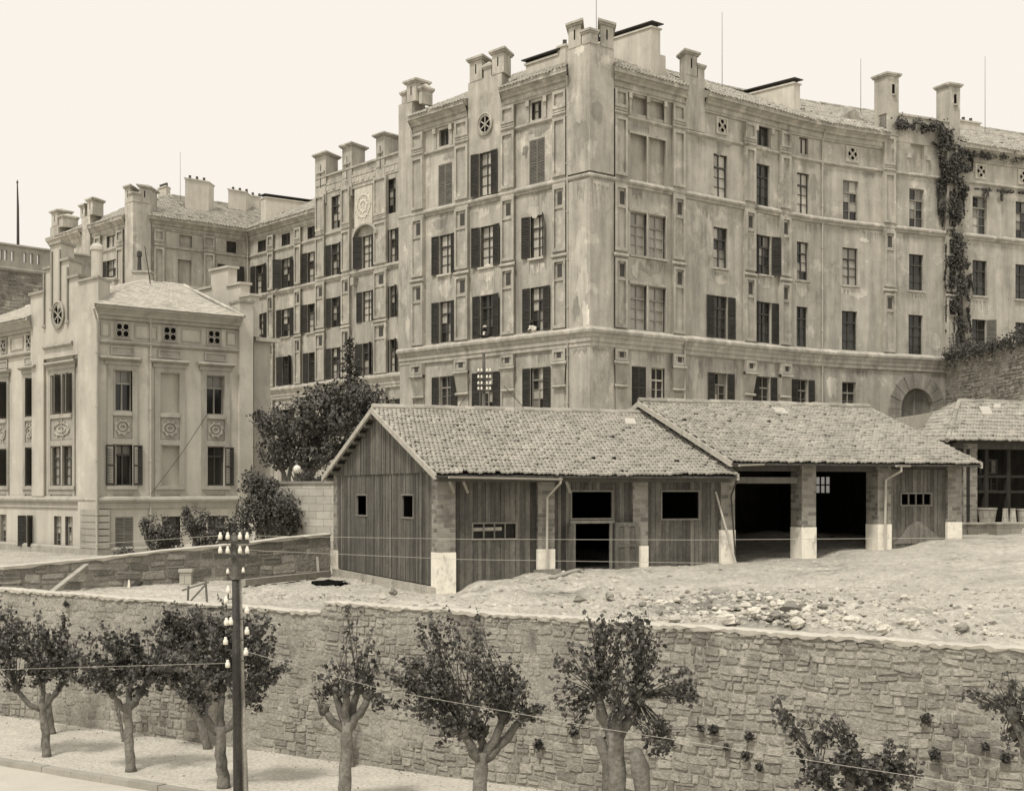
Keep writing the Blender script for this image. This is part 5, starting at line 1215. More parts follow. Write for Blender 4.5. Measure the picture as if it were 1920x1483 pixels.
for px, py0, py1, w_ in ((1885, 860, 888, 34), (1884, 893, 920, 36)):
    s = F3.s(px); hw = (F3.s(px + w_ / 2) - F3.s(px - w_ / 2)) / 2; z0, z1 = F3.z(px, py1), F3.z(px, py0)
    window(sh3, F3, s, z0, 2 * hw, z1 - z0, 'mix' if py0 < 880 else 'dark', fm=m_dframe, rows=2, cols=3, tr=None, n=-1.0)
brickpier(sh3, F3, F3.s(1806, -.6), F3.s(1832, -.6), -1.1, -.58, 5, 6.0, ZE3 - .1, 4)
m = MB(); c0 = at(1680, 789, 66); c1 = at(1775, 774, 74); m.hexa([c0 - V(0, 0, .5), c1 - V(0, 0, .5), c1 + V(.15, .25, -.5), c0 + V(.15, .25, -.5), c0 + V(0, 0, .12), c1 + V(0, 0, .12), c1 + V(.15, .25, .12), c0 + V(.15, .25, .12)]); m.build('parapet_wall', m_cope, sh3)

# ------------------------------------------------------------------ debris, stones and things in the yard
def rock(mb, p, r, rd, tone=1.0, flat=.65):
    bm = [(1, 0, 0), (-1, 0, 0), (0, 1, 0), (0, -1, 0), (0, 0, 1), (0, 0, -1)]; n = rd.choice((5, 6, 7)); k = []
    rings = []
    for j, (z, rr) in enumerate(((-.5, .75), (.0, 1.0), (.45, .8), (.75, .4))):
        ring = []
        for i in range(n):
            a = 2 * math.pi * i / n + j * .2; q = rr * rd.uniform(.62, 1.2); ring.append(V(math.cos(a) * q * r, math.sin(a) * q * r * .8, z * flat * r * rd.uniform(.8, 1.2)))
        rings.append(ring)
    M3 = Matrix.Rotation(rd.uniform(0, 6.3), 3, 'Z') @ Matrix.Rotation(rd.uniform(-.4, .4), 3, 'X'); i0 = len(mb.v)
    for ring in rings: mb.v += [p + M3 @ q for q in ring]
    for j in range(3):
        for i in range(n): mb.f.append((i0 + j * n + i, i0 + j * n + (i + 1) % n, i0 + (j + 1) * n + (i + 1) % n, i0 + (j + 1) * n + i)); mb.t.append(tone); mb.u.append(None)
    mb.f.append(tuple(i0 + 3 * n + i for i in range(n))); mb.t.append(tone); mb.u.append(None)
rd = random.Random(99)
BIG = [(1482, 1144, 17, .45, 'dark brown boulder on top of the rubble heap, largest stone of the yard'), (1455, 1158, 12, .55, 'dark stone beside the largest boulder of the rubble heap'), (1493, 1172, 13, 1.25, 'pale rounded stone at the foot of the rubble heap'), (1709, 1173, 11, 1.35, 'bright blocky stone alone on the rubble slope right of the heap'), (1656, 1185, 11, 1.2, 'pale flat stone close to the coping, left of the blocky stone'), (1368, 1165, 14, 1.3, 'long bright slab of stone tilted in the dark earth left of the heap'),
       (1143, 1122, 9, .6, 'dark wedge of stone on the earth in front of the hatch bay'), (737, 1114, 8, .45, 'dark pointed stone before the boarded gable'), (1805, 1183, 10, .6, 'dark cracked stone near the right end of the coping'), (1415, 1152, 11, 1.3, 'bright split stone at the left edge of the rubble heap')]
for px, py, r, t, lab in BIG:
    p = ground_at(px, py + r * .5); m = MB(); rock(m, p + V(0, 0, .12), r / F * p.y * 1.35, rd, t, .8); tag(m.build('rubble_stone', m_rock), lab, 'stone', 'larger stones lying in the yard')
n = 0
for k in range(700):
    if n >= 120: break
    if rd.random() < .7: px, py = rd.gauss(1440, 80), rd.gauss(1150, 20)
    else: px, py = rd.uniform(1000, 1850), rd.gauss(1165, 25)
    w_ = wp(px); yc = HY - (4.35 - CZ) / w_.y * F
    if py > HY + (CZ - 4.3) * F / w_.y - 6 or py < 1095: continue
    p = ground_at(px, py); m = MB(); rock(m, p + V(0, 0, .05), rd.choice((4, 5, 6, 8, 10, 13)) * rd.uniform(.8, 1.2) / F * p.y, rd, rd.choice((1.0, 1.15, 1.25, 1.35, .5))); n += 1
    tag(m.build('rubble_stone', m_rock), 'smaller broken pale stone scattered on the rubble slope above the retaining wall', 'stone', 'loose rubble stones on the slope')
m = MB()
for k in range(9500):
    px, py = rd.uniform(440, 1960), rd.uniform(1050, 1215)
    if px < 620 and py > 1140: continue
    if px > 860 and rd.random() < .42: px, py = rd.gauss(1400, 190), rd.gauss(1155, 26)
    if px > 1180 and py < 1105 and rd.random() < .75: continue
    if px > 1700 and rd.random() < .35: continue
    w_ = wp(px)
    if py > HY + (CZ - 4.3) * F / w_.y: continue
    s_ = (HY - py) / F; y = w_.y + .6; kk = ray(px)
    while y < 66 and CZ + s_ * y > H0(kk * y, y): y += .35
    if y >= 62: continue
    if 820 < px < 1800 and (Vector((kk * y, y)) - P0).dot(Vector((FR.n[0].x, FR.n[0].y))) < .15: continue
    if px < 822 and (Vector((kk * y, y)) - P1).dot(Vector((GB.n[0].x, GB.n[0].y))) < .1: continue
    rock(m, V(kk * y, y, HT(kk * y, y) - .01), rd.choice((.02, .03, .04, .06, .09, .13)) * rd.uniform(.7, 1.2), rd, rd.choice((.45, .8, .9, .95, 1, 1.05, 1.12)))
tag(m.build('gravel', m_rock), 'small stones and gravel strewn over the yard', 'gravel', None, 'stuff')
def beam(name, a, b, w_, h_, mat, lab, cat, tone=1.0, group=None):
    a, b = Vector(a), Vector(b); m = MB(); d = (b - a).normalized(); s = d.cross(V(0, 0, 1)).normalized() * w_ / 2; u = s.cross(d).normalized() * h_ / 2
    m.hexa([a - s - u, b - s - u, b + s - u, a + s - u, a - s + u, b - s + u, b + s + u, a + s + u], tone); return tag(m.build(name, mat), lab, cat, group)
lwp = lambda px, py, n=.1: LW.pos(LW.s(px, n), n, LW.z(px, py, n))
beam('prop_plank', lwp(96, 1110, 1.2), lwp(162, 1058, .1), .2, .06, m_wood, 'long pale plank propped against the low boundary wall', 'plank', 1.9)
beam('prop_plank', lwp(222, 1120, 1.2), lwp(262, 1091, .08), .25, .08, m_wood, 'short dark plank propped against the boundary wall by a white stake', 'plank', .25)
a = lwp(241, 1124, 1.0); m = MB(); m.hexa([a + V(-.09, 0, 0), a + V(.09, 0, 0), a + V(.09, .05, 0), a + V(-.09, .05, 0), a + V(-.01, 0, .72), a + V(.03, 0, .72), a + V(.03, .05, .72), a + V(-.01, .05, .72)])
tag(m.build('white_stake', m_white), 'white pointed stake beside the short dark plank', 'stake')
a = lwp(349, 1106, .5); m = MB(); m.box(a.x - .22, a.x + .22, a.y - .15, a.y + .15, a.z - .2, a.z + .68, 1.0); m.box(a.x - .26, a.x + .26, a.y - .19, a.y + .19, a.z + .682, a.z + .8, 1.1); tag(m.build('stone_post', m_ash), 'short pale stone post in front of the boundary wall', 'post')
a = ground_at(455, 1101); b = ground_at(616, 1082); beam('ground_beam', a + V(0, 0, .14), b + V(0, 0, .14), .22, .24, m_wood, 'long squared timber lying along the foot of the boundary wall', 'timber', 1.6)
a = lwp(597, 1079, .5); beam('stake', a, a + V(-.1, .35, .75), .1, .06, m_wood, 'narrow pale stake leaning on the boundary wall next to the shed', 'stake', 1.8)
m = MB(); c = ground_at(622, 1092); rdp = random.Random(4); ring = [V(c.x + math.cos(t * math.pi / 8) * .72 * rdp.uniform(.8, 1.15), c.y + math.sin(t * math.pi / 8) * 1.4 * rdp.uniform(.8, 1.1), 0) for t in range(16)]
for q in ring: q.z = HT(q.x, q.y) + .06
m.face(ring, 1); m.face([q + V(0, 0, .02) * 1 - V(0, 0, .08) for q in ring], .5)  # black sheet painted where the pit lies in shade
tag(m.build('dark_pit', m_dark), 'dark pit near the gable corner, painted as a flat black sheet', 'pit')
beam('ground_beam', ground_at(885, 1082) + V(0, 0, .1), ground_at(1045, 1076) + V(0, 0, .08), .3, .18, m_wood, 'thick grey timber at the foot of the plank front', 'timber', 1.3)
beam('loose_board', ground_at(1035, 1086) + V(0, 0, .06), ground_at(1086, 1073) + V(0, 0, .1), .28, .05, m_wood, 'loose bleached board lying before the open door', 'plank', 1.8)
# broken trestle near the pole
a = ground_at(355, 1132) if False else at(352, 1132, wp(352).y + .7); a.z = HT(a.x, a.y)
m = MB(); m.tube([a, a + V(.02, 0, .6)], .035, 6, .8); m.tube([a + V(.55, .2, 0), a + V(.5, .2, .75)], .035, 6, .8); m.tube([a + V(.05, 0, .1), a + V(.5, .2, .62)], .03, 6, .8); m.tube([a + V(-.2, .1, .45), a + V(.6, .2, .7)], .03, 6, .9)
tag(m.build('broken_trestle', m_wood), 'small broken wooden trestle standing just behind the coping near the telegraph pole', 'trestle')
# tubs and troughs at the right
def pot(px, py, r0, r1, h, lab, name='stone_tub', tone=1.0, lift=0):
    p = ground_at(px, py); p.z += lift; m = MB(); m.lathe(p, [(r0, -.1), (r1, h), (r1 * 1.06, h + .02), (r1 * 1.06, h + .1), (r1 * .85, h + .1), (r1 * .8, h * .4), (0, h * .4)], 14, tone); return tag(m.build(name, m_ash), lab, 'tub', 'stone tubs by the far shed')
pot(1817, 986, .27, .33, .42, 'pale round tub with raised rim, nearest the whitewashed pier', lift=.32); pot(1851, 988, .34, .43, .46, 'wide grey tub chipped at its lip, right of the rimmed tub', tone=.8, lift=.32)
pot(1885, 988, .16, .12, .42, 'first of two slim stone cones by the far shed, the left one', 'stone_cone', lift=.32); pot(1899, 988, .17, .12, .43, 'second slim stone cone, right of its twin by the far shed', 'stone_cone', lift=.32); pot(1922, 988, .3, .36, .42, 'tub half cut by the right edge of the picture', tone=.9, lift=.32)
for px, wd_x, lab in ((1818, 1.0, 'left stone trough lying below the rimmed tub'), (1847, .9, 'broken middle stone trough below the chipped tub'), (1892, 1.25, 'long right stone trough below the slim cones')):
    p = ground_at(px, 1001); m = MB(); e = FR.d[0]; e = V(e.x, e.y, 0); f = V(-e.y, e.x, 0); w_ = wd_x * .55; a = w_ * .86
    m.hexa([p - e * a - V(0, 0, .1), p + e * a - V(0, 0, .1), p + e * a + f * .5 - V(0, 0, .1), p - e * a + f * .5 - V(0, 0, .1), p - e * w_ + V(0, 0, .4) - f * .08, p + e * w_ + V(0, 0, .4) - f * .08, p + e * w_ + f * .6 + V(0, 0, .4), p - e * w_ + f * .6 + V(0, 0, .4)], .75)
    m.hexa([p - e * (w_ + .04) + V(0, 0, .402) - f * .12, p + e * (w_ + .04) + V(0, 0, .402) - f * .12, p + e * (w_ + .04) + f * .64 + V(0, 0, .402), p - e * (w_ + .04) + f * .64 + V(0, 0, .402), p - e * (w_ + .04) + V(0, 0, .47) - f * .12, p + e * (w_ + .04) + V(0, 0, .47) - f * .12, p + e * (w_ + .04) + f * .64 + V(0, 0, .47), p - e * (w_ + .04) + f * .64 + V(0, 0, .47)], .9)
    tag(m.build('stone_trough', m_ash), lab, 'trough', 'stone troughs by the far shed')
m = MB(); rdw = random.Random(12)
for k in range(900):
    p = wA + wd_ * rdw.uniform(-4, 24) + wn * (rdw.uniform(0, 4.9) if rdw.random() < .6 else abs(rdw.gauss(0, .5)))
    rock(m, V(p.x, p.y, .02), rdw.choice((.01, .012, .016, .022)) * rdw.uniform(.7, 1.3), rdw, rdw.choice((.15, .3, .6, 1, 1.2)))
tag(m.build('path_litter', m_rock), 'small stones and litter strewn on the gravel walk', 'litter', None, 'stuff')
# globe lamp on the terrace
p = at(557, 900, 70); m = MB(); m.tube([V(p.x, p.y, 6), V(p.x, p.y, 8.3)], .05, 8); lp = m.build('globe_lamp', m_iron); tag(lp, 'white globe lamp on a short post behind the pale garden wall', 'lamp')
m = MB(); m.lathe((p.x, p.y, 8.3), [(.06, 0), (.16, .08), (.19, .2), (.15, .33), (0, .4)], 12); m.build('globe', m_porc, lp, True)
# ------------------------------------------------------------------ vegetation
def blob_leaves(mb, ells, count, size, rd, D=None, hollow=.5, gap=.0, seed=0, fl=(.6, 1.4)):
    # ells: world ellipsoids (centre, rx, ry, rz); clumped leaves with gaps, many twig-end clusters
    tot = sum(e[1] * e[3] for e in ells)
    for c, rx, ry, rz in ells:
        k = int(count * rx * rz / tot); n = 0; tries = 0
        while n < k and tries < k * 8:
            tries += 1
            d = V(rd.gauss(0, 1), rd.gauss(0, 1), rd.gauss(0, 1)).normalized(); r = hollow + (1 - hollow) * rd.random() ** .6
            r *= 1 + .5 * noise.noise(d * 2.2 + V(seed, 0, 0)) + .28 * noise.noise(d * 5 + V(0, seed, 0))
            p = c + V(d.x * rx, d.y * ry, d.z * rz) * r
            if noise.noise(p * (1.3 / max(.4, min(rx, rz)) + .5) + V(seed, 0, 3)) < gap: continue
            mb.leaf(p, size * rd.uniform(.7, 1.3), rd, rd.uniform(*fl), (d + V(0, -.2, .5) + V(rd.gauss(0, .5), rd.gauss(0, .5), rd.gauss(0, .5)))); n += 1
def wob_path(a, b, n, amp, rd, sag=0):
    a, b = Vector(a), Vector(b); out = []
    for i in range(n + 1):
        t = i / n; p = a.lerp(b, t); w_ = math.sin(math.pi * t) if 0 < t < 1 else 0
        out.append(p + V(rd.gauss(0, amp), rd.gauss(0, amp), rd.gauss(0, amp)) * w_ + V(0, 0, -sag * w_))
    return out
def knobby(mb, pts, r0, r1, rd, n=9, tone=1.0):
    rad = [(r0 + (r1 - r0) * i / (len(pts) - 1)) * (1 + rd.uniform(-.1, .12)) for i in range(len(pts))]
    mb.tube(pts, rad, n, tone, True, .06, rd)
def street_tree(px, D, fork, limbs, ells, leaves, lab, lr=.17, seed=1, shoots=40, lsz=.105, base_px=None, trunk_tone=1.0, heads=True):
    rd = random.Random(seed * 77); bx = ray(base_px if base_px else px) * D
    root = thing('street_tree', (bx, D, 0), lab, 'tree', 'pollarded street trees')
    lr *= .82; t = MB(); fk = at(fork[0], fork[1], D)
    pts = wob_path(V(bx, D, -.05), fk, 9, .016, rd); rad = [lr * (1.22 if i == 0 else 1.0 - .02 * i + (.14 if i == 9 else 0)) * rd.uniform(.95, 1.07) for i in range(10)]
    t.tube(pts, rad, 12, trunk_tone, True, .05, rd)
    tips = []
    for lx, ly, dy in limbs:
        tip = at(lx, ly, D); tip.y += dy; tip.x = ray(lx) * (D + dy); tip.z = zz(ly, D + dy)
        pp = wob_path(fk - V(0, 0, .18), tip, 5, .03, rd, .1); knobby(t, pp, lr * .72, lr * .46, rd, 9, trunk_tone * .78)
        if heads: t.tube([tip + V(0, 0, -.14), tip + V(.01, 0, -.04), tip + V(0, 0, .08), tip + V(0, 0, .15)], [lr * .45, lr * .78, lr * .7, lr * .3], 9, trunk_tone * .6, True, .2, rd)
        if heads:
            for _ in range(5): a_ = rd.uniform(0, 6.28); c_ = tip + V(math.cos(a_) * lr * .5, math.sin(a_) * lr * .5, rd.uniform(-.08, .1)); t.tube([c_, c_ + V(math.cos(a_) * .07, math.sin(a_) * .07, .1)], [lr * .3, lr * .12], 6, trunk_tone * .6, True, .15, rd)
        tips.append(tip)
    if not tips: tips = [fk]
    t.build('trunk', m_bark, root, True)
    tw = MB(); lf = MB()
    W_ = []
    for cx, cy, rx, rz in ells:
        c = at(cx, cy, D); s = D / F; W_.append((c, rx * s, rz * s))
    shoots = int(shoots * 1.5)
    tot = sum((a * b) ** .7 for _, a, b in W_); per = leaves / max(1, shoots)
    for k in range(shoots):
        q = rd.uniform(0, tot); i = 0
        while i < len(W_) - 1 and q > (W_[i][1] * W_[i][2]) ** .7: q -= (W_[i][1] * W_[i][2]) ** .7; i += 1
        c, rx, rz = W_[i]; u = V(rd.gauss(0, 1), rd.gauss(0, 1), rd.gauss(0, 1)).normalized() * rd.uniform(.5, 1.3)
        e = c + V(u.x * rx, u.y * (rx + rz) * .5, u.z * rz)
        tip = min(tips, key=lambda T: (T - e).length + rd.uniform(0, .5))
        ln = (e - tip).length; mid = tip.lerp(e, .5) + V(rd.gauss(0, .1), rd.gauss(0, .1), .08 * ln)
        path = [tip.lerp(mid, j / 4).lerp(mid.lerp(e, j / 4), j / 4) for j in range(5)]
        tw.tube(path, [.014, .011, .008, .006, .003], 4, .4)
        m_ = int(per * rd.uniform(.6, 1.4)); f0 = .35 if ln < 1 else .52
        for j in range(m_):
            tt = f0 + (1.03 - f0) * rd.random() ** .8; ii = min(3, int(min(.999, tt) * 4)); p = path[ii].lerp(path[ii + 1], min(1.1, tt * 4 - ii))
            sp = .072 * (1.25 - .6 * tt) * min(1.25, max(.9, ln * .8))
            lf.leaf(p + V(rd.gauss(0, sp), rd.gauss(0, sp), rd.gauss(0, sp) - .03), lsz * rd.uniform(.6, 1.6), rd, rd.choice((.6, .8, .9, 1, 1.1, 1.4, 2.2)) * rd.uniform(.85, 1.15))
    tw.build('twigs', m_bark, root); lf.build('crown', m_leaf, root)
    return root
street_tree(88, 42, (78, 1318), [(30, 1290, -.2), (118, 1275, .2), (80, 1270, .5)], [(60, 1210, 82, 70), (15, 1180, 50, 55), (110, 1240, 40, 50), (95, 1170, 30, 25), (45, 1275, 40, 15)], 3100, 'pollarded street tree with a forked trunk, first from the left edge', .15, 1, 80, .1)
street_tree(97, 45.9, (88, 1300), [(70, 1260, 0), (125, 1270, .2)], [(80, 1220, 55, 50), (130, 1230, 30, 30)], 700, 'thin rear trunk close behind the first tree at the left edge', .15, 2, 25, .1)
street_tree(246, 39.8, (238, 1318), [(212, 1300, -.1), (262, 1298, .2), (282, 1262, .1), (245, 1262, .4)], [(235, 1250, 95, 55), (190, 1220, 60, 50), (275, 1235, 55, 60), (150, 1265, 30, 22), (240, 1190, 40, 25)], 3300, 'pollarded street tree with dark hollow scars down its trunk, second in front row', .165, 3, 85, .1)
street_tree(232, 44.5, (222, 1330), [(215, 1290, 0)], [(215, 1250, 40, 40)], 300, 'slender dark stem right behind the scarred second tree', .07, 4, 12, .1, heads=False)
street_tree(390, 43.3, (366, 1312), [(340, 1270, 0), (392, 1265, .2), (365, 1250, .5)], [(345, 1200, 65, 62), (300, 1260, 30, 35), (385, 1170, 45, 45), (330, 1155, 40, 30)], 3000, 'leaning rear tree whose trunk slants left, left of the telegraph pole', .155, 5, 70, .105)
street_tree(420, 37.6, (412, 1362), [(375, 1325, -.1), (455, 1320, .1), (415, 1290, .3)], [(420, 1250, 85, 75), (470, 1220, 50, 70), (360, 1270, 60, 50), (440, 1160, 50, 40), (500, 1210, 18, 45), (535, 1247, 18, 8), (480, 1290, 35, 25)], 3600, 'thick pale-trunked tree with dense crown directly beside the telegraph pole', .20, 6, 95, .105)
street_tree(645, 35.6, (652, 1352), [(606, 1330, -.1), (628, 1290, .1), (648, 1295, -.2), (690, 1302, .0), (672, 1290, .35)], [(655, 1160, 14, 26), (690, 1190, 16, 22), (620, 1240, 14, 22), (690, 1240, 22, 40), (600, 1290, 18, 22), (720, 1320, 20, 30), (650, 1230, 20, 14), (588, 1265, 6, 12), (640, 1290, 40, 20)], 560, 'nearly bare pollarded tree with stubby knuckles and few shoots, right of the pole', .2, 7, 46, .11)
street_tree(657, 40.5, (652, 1370), [], [(655, 1330, 14, 14)], 40, 'grey rear trunk half hidden by the nearly bare pollarded tree', .15, 8, 4, .1, heads=False)
street_tree(900, 33.0, (902, 1410), [(868, 1372, -.2), (945, 1345, .1), (985, 1340, .4), (905, 1370, .4)], [(815, 1270, 85, 60), (870, 1310, 80, 65), (790, 1205, 55, 45), (830, 1170, 30, 40), (885, 1190, 25, 45), (940, 1300, 65, 50), (930, 1230, 28, 28), (760, 1250, 40, 25), (745, 1310, 22, 25), (850, 1365, 45, 30), (990, 1310, 35, 35), (1010, 1340, 20, 22), (725, 1255, 18, 10), (800, 1160, 20, 22), (955, 1250, 20, 30)], 4200, 'broad Y-forked street tree with wide leafy crown, in the middle of the wall', .215, 9, 135, .088)
street_tree(1165, 30.8, (1152, 1370), [(1160, 1330, -.1), (1120, 1300, .1), (1195, 1310, .2)], [(1160, 1270, 55, 80), (1100, 1240, 60, 38), (1050, 1230, 40, 22), (1180, 1190, 28, 45), (1105, 1165, 20, 22), (1215, 1210, 30, 45), (1250, 1280, 55, 30), (1300, 1290, 25, 22), (1070, 1310, 45, 42), (1175, 1350, 45, 50), (1240, 1390, 35, 28), (1130, 1170, 18, 25), (1185, 1165, 15, 22), (1085, 1335, 28, 30), (1300, 1250, 18, 22), (1210, 1160, 14, 20), (1030, 1260, 22, 14), (1255, 1395, 22, 18)], 3300, 'ragged tall street tree beside a cut grey stump limb, right of centre', .24, 10, 120, .09)
street_tree(1560, 27.6, (1575, 1500), [(1540, 1440, 0), (1660, 1450, .2), (1600, 1430, -.1)], [(1555, 1395, 55, 50), (1540, 1350, 30, 32), (1475, 1345, 22, 30), (1620, 1425, 50, 45), (1680, 1420, 40, 35), (1600, 1470, 90, 40), (1520, 1400, 40, 20), (1460, 1320, 16, 18), (1575, 1340, 20, 22), (1650, 1450, 60, 35), (1705, 1430, 25, 30), (1560, 1460, 70, 35)], 2900, 'treetop showing only its crown at the bottom edge, right part of the wall', .2, 11, 85, .085)
street_tree(1960, 25.5, (1950, 1420), [(1900, 1340, 0), (1940, 1330, .2)], [(1885, 1270, 28, 22), (1840, 1300, 35, 18), (1905, 1300, 30, 30), (1880, 1340, 40, 20), (1935, 1380, 30, 40), (1900, 1395, 20, 18)], 420, 'sparse leafy sprays of a tree reaching in from the right edge', .2, 12, 36, .085)
# cut grey limb stump beside the tall street tree
m = MB(); b = at(1205, 1480, 30.6); rdd = random.Random(3); 
pts = [b + V(-.05, 0, -1.2), b, at(1200, 1440, 30.6), at(1192, 1415, 30.6), at(1196, 1402, 30.6)]; m.tube(pts, [.17, .16, .19, .16, .08], 11, .9, True, .1, rdd); pts = [at(1140, 1440, 30.9) + V(0, 0, -2.3), at(1140, 1430, 30.9), at(1128, 1392, 30.9), at(1122, 1382, 30.9)]
m2 = MB(); m2.tube([V(pts[0].x, pts[0].y, 0), pts[1], pts[2], pts[3]], [.14, .12, .12, .07], 10, .9, True, .1, rdd)
b0 = m.v[0]; 
m.tube([V(b.x - .05, b.y, 0), b + V(-.05, 0, -1.1)], [.2, .17], 11, .9)
tag(m.build('tree_stump', m_bark, None, True), 'tall dead grey stump with a knobbly cut head, right of the ragged street tree', 'tree stump')
tag(m2.build('tree_stump', m_bark, None, True), 'narrow split dead stem rising left of the ragged street tree trunk', 'tree stump')
# courtyard tree, conifer, shrubs
def E(px, py, rx, rz, D, ry=None): s = D / F; return (at(px, py, D), rx * s, (ry or (rx + rz) / 2) * s, rz * s)
def bush(name, ells, D, count, size, lab, cat, seed, stem=None, mat=None, gap=-.25, hollow=.35):
    rd = random.Random(seed); gx = ells[0][0]; p = at(gx, ells[0][1], D); zb = stem if stem is not None else H0(p.x, D)
    root = thing(name, (p.x, D, zb), lab, cat)
    m = MB(); EE = [E(*e, D) if len(e) == 4 else E(*e) for e in ells]
    for c, rx, ry, rz in EE:
        q = wob_path(V(p.x, D, zb), c, 6, .08, rd); m.tube(q, [.16, .13, .11, .09, .07, .05, .03], 7, .7)
        for k in range(5):
            u = V(rd.gauss(0, 1), rd.gauss(0, 1), rd.gauss(.3, .8)).normalized(); m.tube(wob_path(q[3], c + V(u.x * rx, u.y * ry, u.z * rz) * .8, 4, .06, rd), [.06, .045, .03, .02, .01], 5, .7)
    m.build('trunk', m_bark, root)
    m = MB(); blob_leaves(m, EE, count, size, rd, None, hollow, gap, seed); m.build('crown', mat or m_leaf2, root); return root
bush('courtyard_tree', [(545, 800, 62, 55), (600, 770, 55, 55), (520, 845, 42, 38), (640, 800, 62, 60), (700, 770, 40, 52), (590, 850, 55, 38), (490, 785, 24, 18), (560, 870, 30, 16), (650, 750, 60, 40), (720, 800, 30, 60)], 74.5, 9500, .17, 'big broad dark courtyard tree in front of the rear wing, left of the shed ridge', 'tree', 201, 7.0, gap=-.04)
# conifer
rd = random.Random(8); D = 88; tp = at(656, 636, D); root = thing('conifer', (tp.x, D, 7.2), 'pointed dark conifer top rising behind the broad courtyard tree', 'tree')
m = MB(); m.tube([V(tp.x, D, 7.2), tp - V(0, 0, .3)], [.25, .03], 8, .6); m.build('trunk', m_bark, root)
m = MB(); nl = 26
for k in range(nl):
    t = (k + .3) / nl; z = tp.z - 5.6 * t; r = .12 + 1.75 * t ** .9
    for j in range(int(5 + 6 * t)):
        a = rd.uniform(0, 6.28); rr = r * rd.uniform(.7, 1.12)
        for q in range(int(6 + rr * 13)):
            s = rd.random() ** .7; p = V(tp.x + math.cos(a) * rr * s, D + math.sin(a) * rr * s, z - .45 * rr * s * s + .12 * s + rd.gauss(0, .05)); p += V(rd.gauss(0, .06), rd.gauss(0, .06), 0) * (1 + s)
            m.leaf(p, .17 * rd.uniform(.7, 1.3), rd, rd.uniform(.6, 1.2))
m.build('crown', m_leaf2, root)
bush('garden_shrub', [(515, 955, 48, 50), (478, 905, 32, 28), (540, 975, 28, 36), (470, 965, 32, 38), (500, 915, 30, 22)], 65.2, 5200, .13, 'large rounded dark shrub in front of the pale garden wall', 'shrub', 203, 4.2, gap=-.15, hollow=.2)
bush('garden_shrub', [(296, 1000, 30, 34), (320, 1010, 24, 28), (275, 985, 14, 18)], 68.5, 2000, .11, 'first low shrub under the right windows of the house, nearest its corner', 'shrub', 204, 4.2, gap=-.12, hollow=.2)
bush('garden_shrub', [(368, 982, 28, 34), (385, 1010, 26, 24), (350, 960, 12, 14)], 67.5, 2100, .11, 'middle shrub under the right windows of the plastered house', 'shrub', 205, 4.2, gap=-.12, hollow=.2)
bush('garden_shrub', [(425, 990, 26, 24), (445, 1000, 30, 26), (410, 1005, 20, 18)], 66.5, 1700, .11, 'low dense shrub left of the large rounded shrub', 'shrub', 206, 4.2, gap=-.4)
bush('garden_shrub', [(236, 1035, 20, 12), (220, 1042, 10, 8)], 69, 500, .09, 'tiny shrub at the foot of the house corner', 'shrub', 207, 4.2, gap=-.5)
bush('planter_plant', [(572, 895, 20, 10), (590, 898, 16, 8)], 69, 500, .09, 'small plants peeping over the garden wall beside the globe lamp', 'plant', 208, 7.3, gap=-.5)
# ivy on the flank
rd = random.Random(17); m = MB(); rt = thing('ivy', tuple(M.pos(M.s(1795), .3, 16)), 'dark ivy cascading down the flank at the right, over parapet and turret foot', 'climbing plant')
def ivy(path, cnt, size=.17, thick=.35):
    for (x0, y0, r0), (x1, y1, r1) in zip(path, path[1:]):
        L = math.hypot(x1 - x0, y1 - y0); c = int(cnt * L * (r0 + r1) / 1100)
        for _ in range(c):
            t = rd.random(); r = r0 + (r1 - r0) * t; r *= .8 + 1.7 * noise.noise(V((x0 + (x1 - x0) * t) * .05, (y0 + (y1 - y0) * t) * .05, 2))
            r *= .7; px = x0 + (x1 - x0) * t + rd.gauss(0, .45) * r; py = y0 + (y1 - y0) * t + rd.gauss(0, .5) * r; px += 13 * noise.noise(V(py * .03, 0, 9)) * (1 if r > 9 else .2)
            if noise.noise(V(px * .07, py * .05, 5)) < -.2: continue
            n = .2 + abs(rd.gauss(0, thick)) * min(1, r / 20); s = M.s(min(px, 1990), n)
            p = M.pos(s, n, M.z(min(px, 1990), py, n)); m.leaf(p, size * rd.uniform(.6, 1.3), rd, rd.uniform(.5, 1.3), V(M.n[-1].x, M.n[-1].y, .5) + V(rd.gauss(0, .4), rd.gauss(0, .4), rd.gauss(0, .4)))
ivy([(1676, 205, 5), (1684, 232, 14), (1720, 236, 20), (1765, 240, 20), (1776, 262, 22)], 480)
ivy([(1772, 262, 20), (1785, 300, 34), (1790, 345, 26), (1790, 400, 20), (1792, 440, 16), (1798, 490, 26), (1800, 535, 22), (1799, 590, 15), (1800, 640, 18), (1806, 668, 26)], 560)
ivy([(1750, 268, 8), (1776, 285, 18), (1770, 320, 10), (1762, 345, 4)], 380)
ivy([(1790, 290, 22), (1830, 288, 13), (1880, 292, 11), (1960, 298, 11)], 460); ivy([(1800, 352, 8), (1850, 356, 5), (1920, 362, 5), (1985, 365, 5)], 600, .14)
for x, y in ((1812, 372), (1845, 380), (1851, 372), (1878, 385), (1880, 370), (1905, 368)): ivy([(x, 355, 4), (x, y, 4)], 500, .13)
rs_ = random.Random(31)
for _ in range(26):
    x0, y0 = rs_.uniform(1764, 1816), rs_.uniform(255, 560); ln = rs_.uniform(35, 120); xm = x0 + rs_.uniform(-8, 8); ivy([(x0, y0, 5), (xm, y0 + ln * .5, 5), (xm + rs_.uniform(-6, 6), y0 + ln, 2)], 900, .14, .15)
ivy([(1780, 470, 8), (1786, 590, 6)], 400); ivy([(1822, 500, 7), (1815, 545, 8)], 500); ivy([(1790, 300, 20), (1815, 320, 14)], 500)
m.build('foliage', m_leaf2, rt)
m = MB()
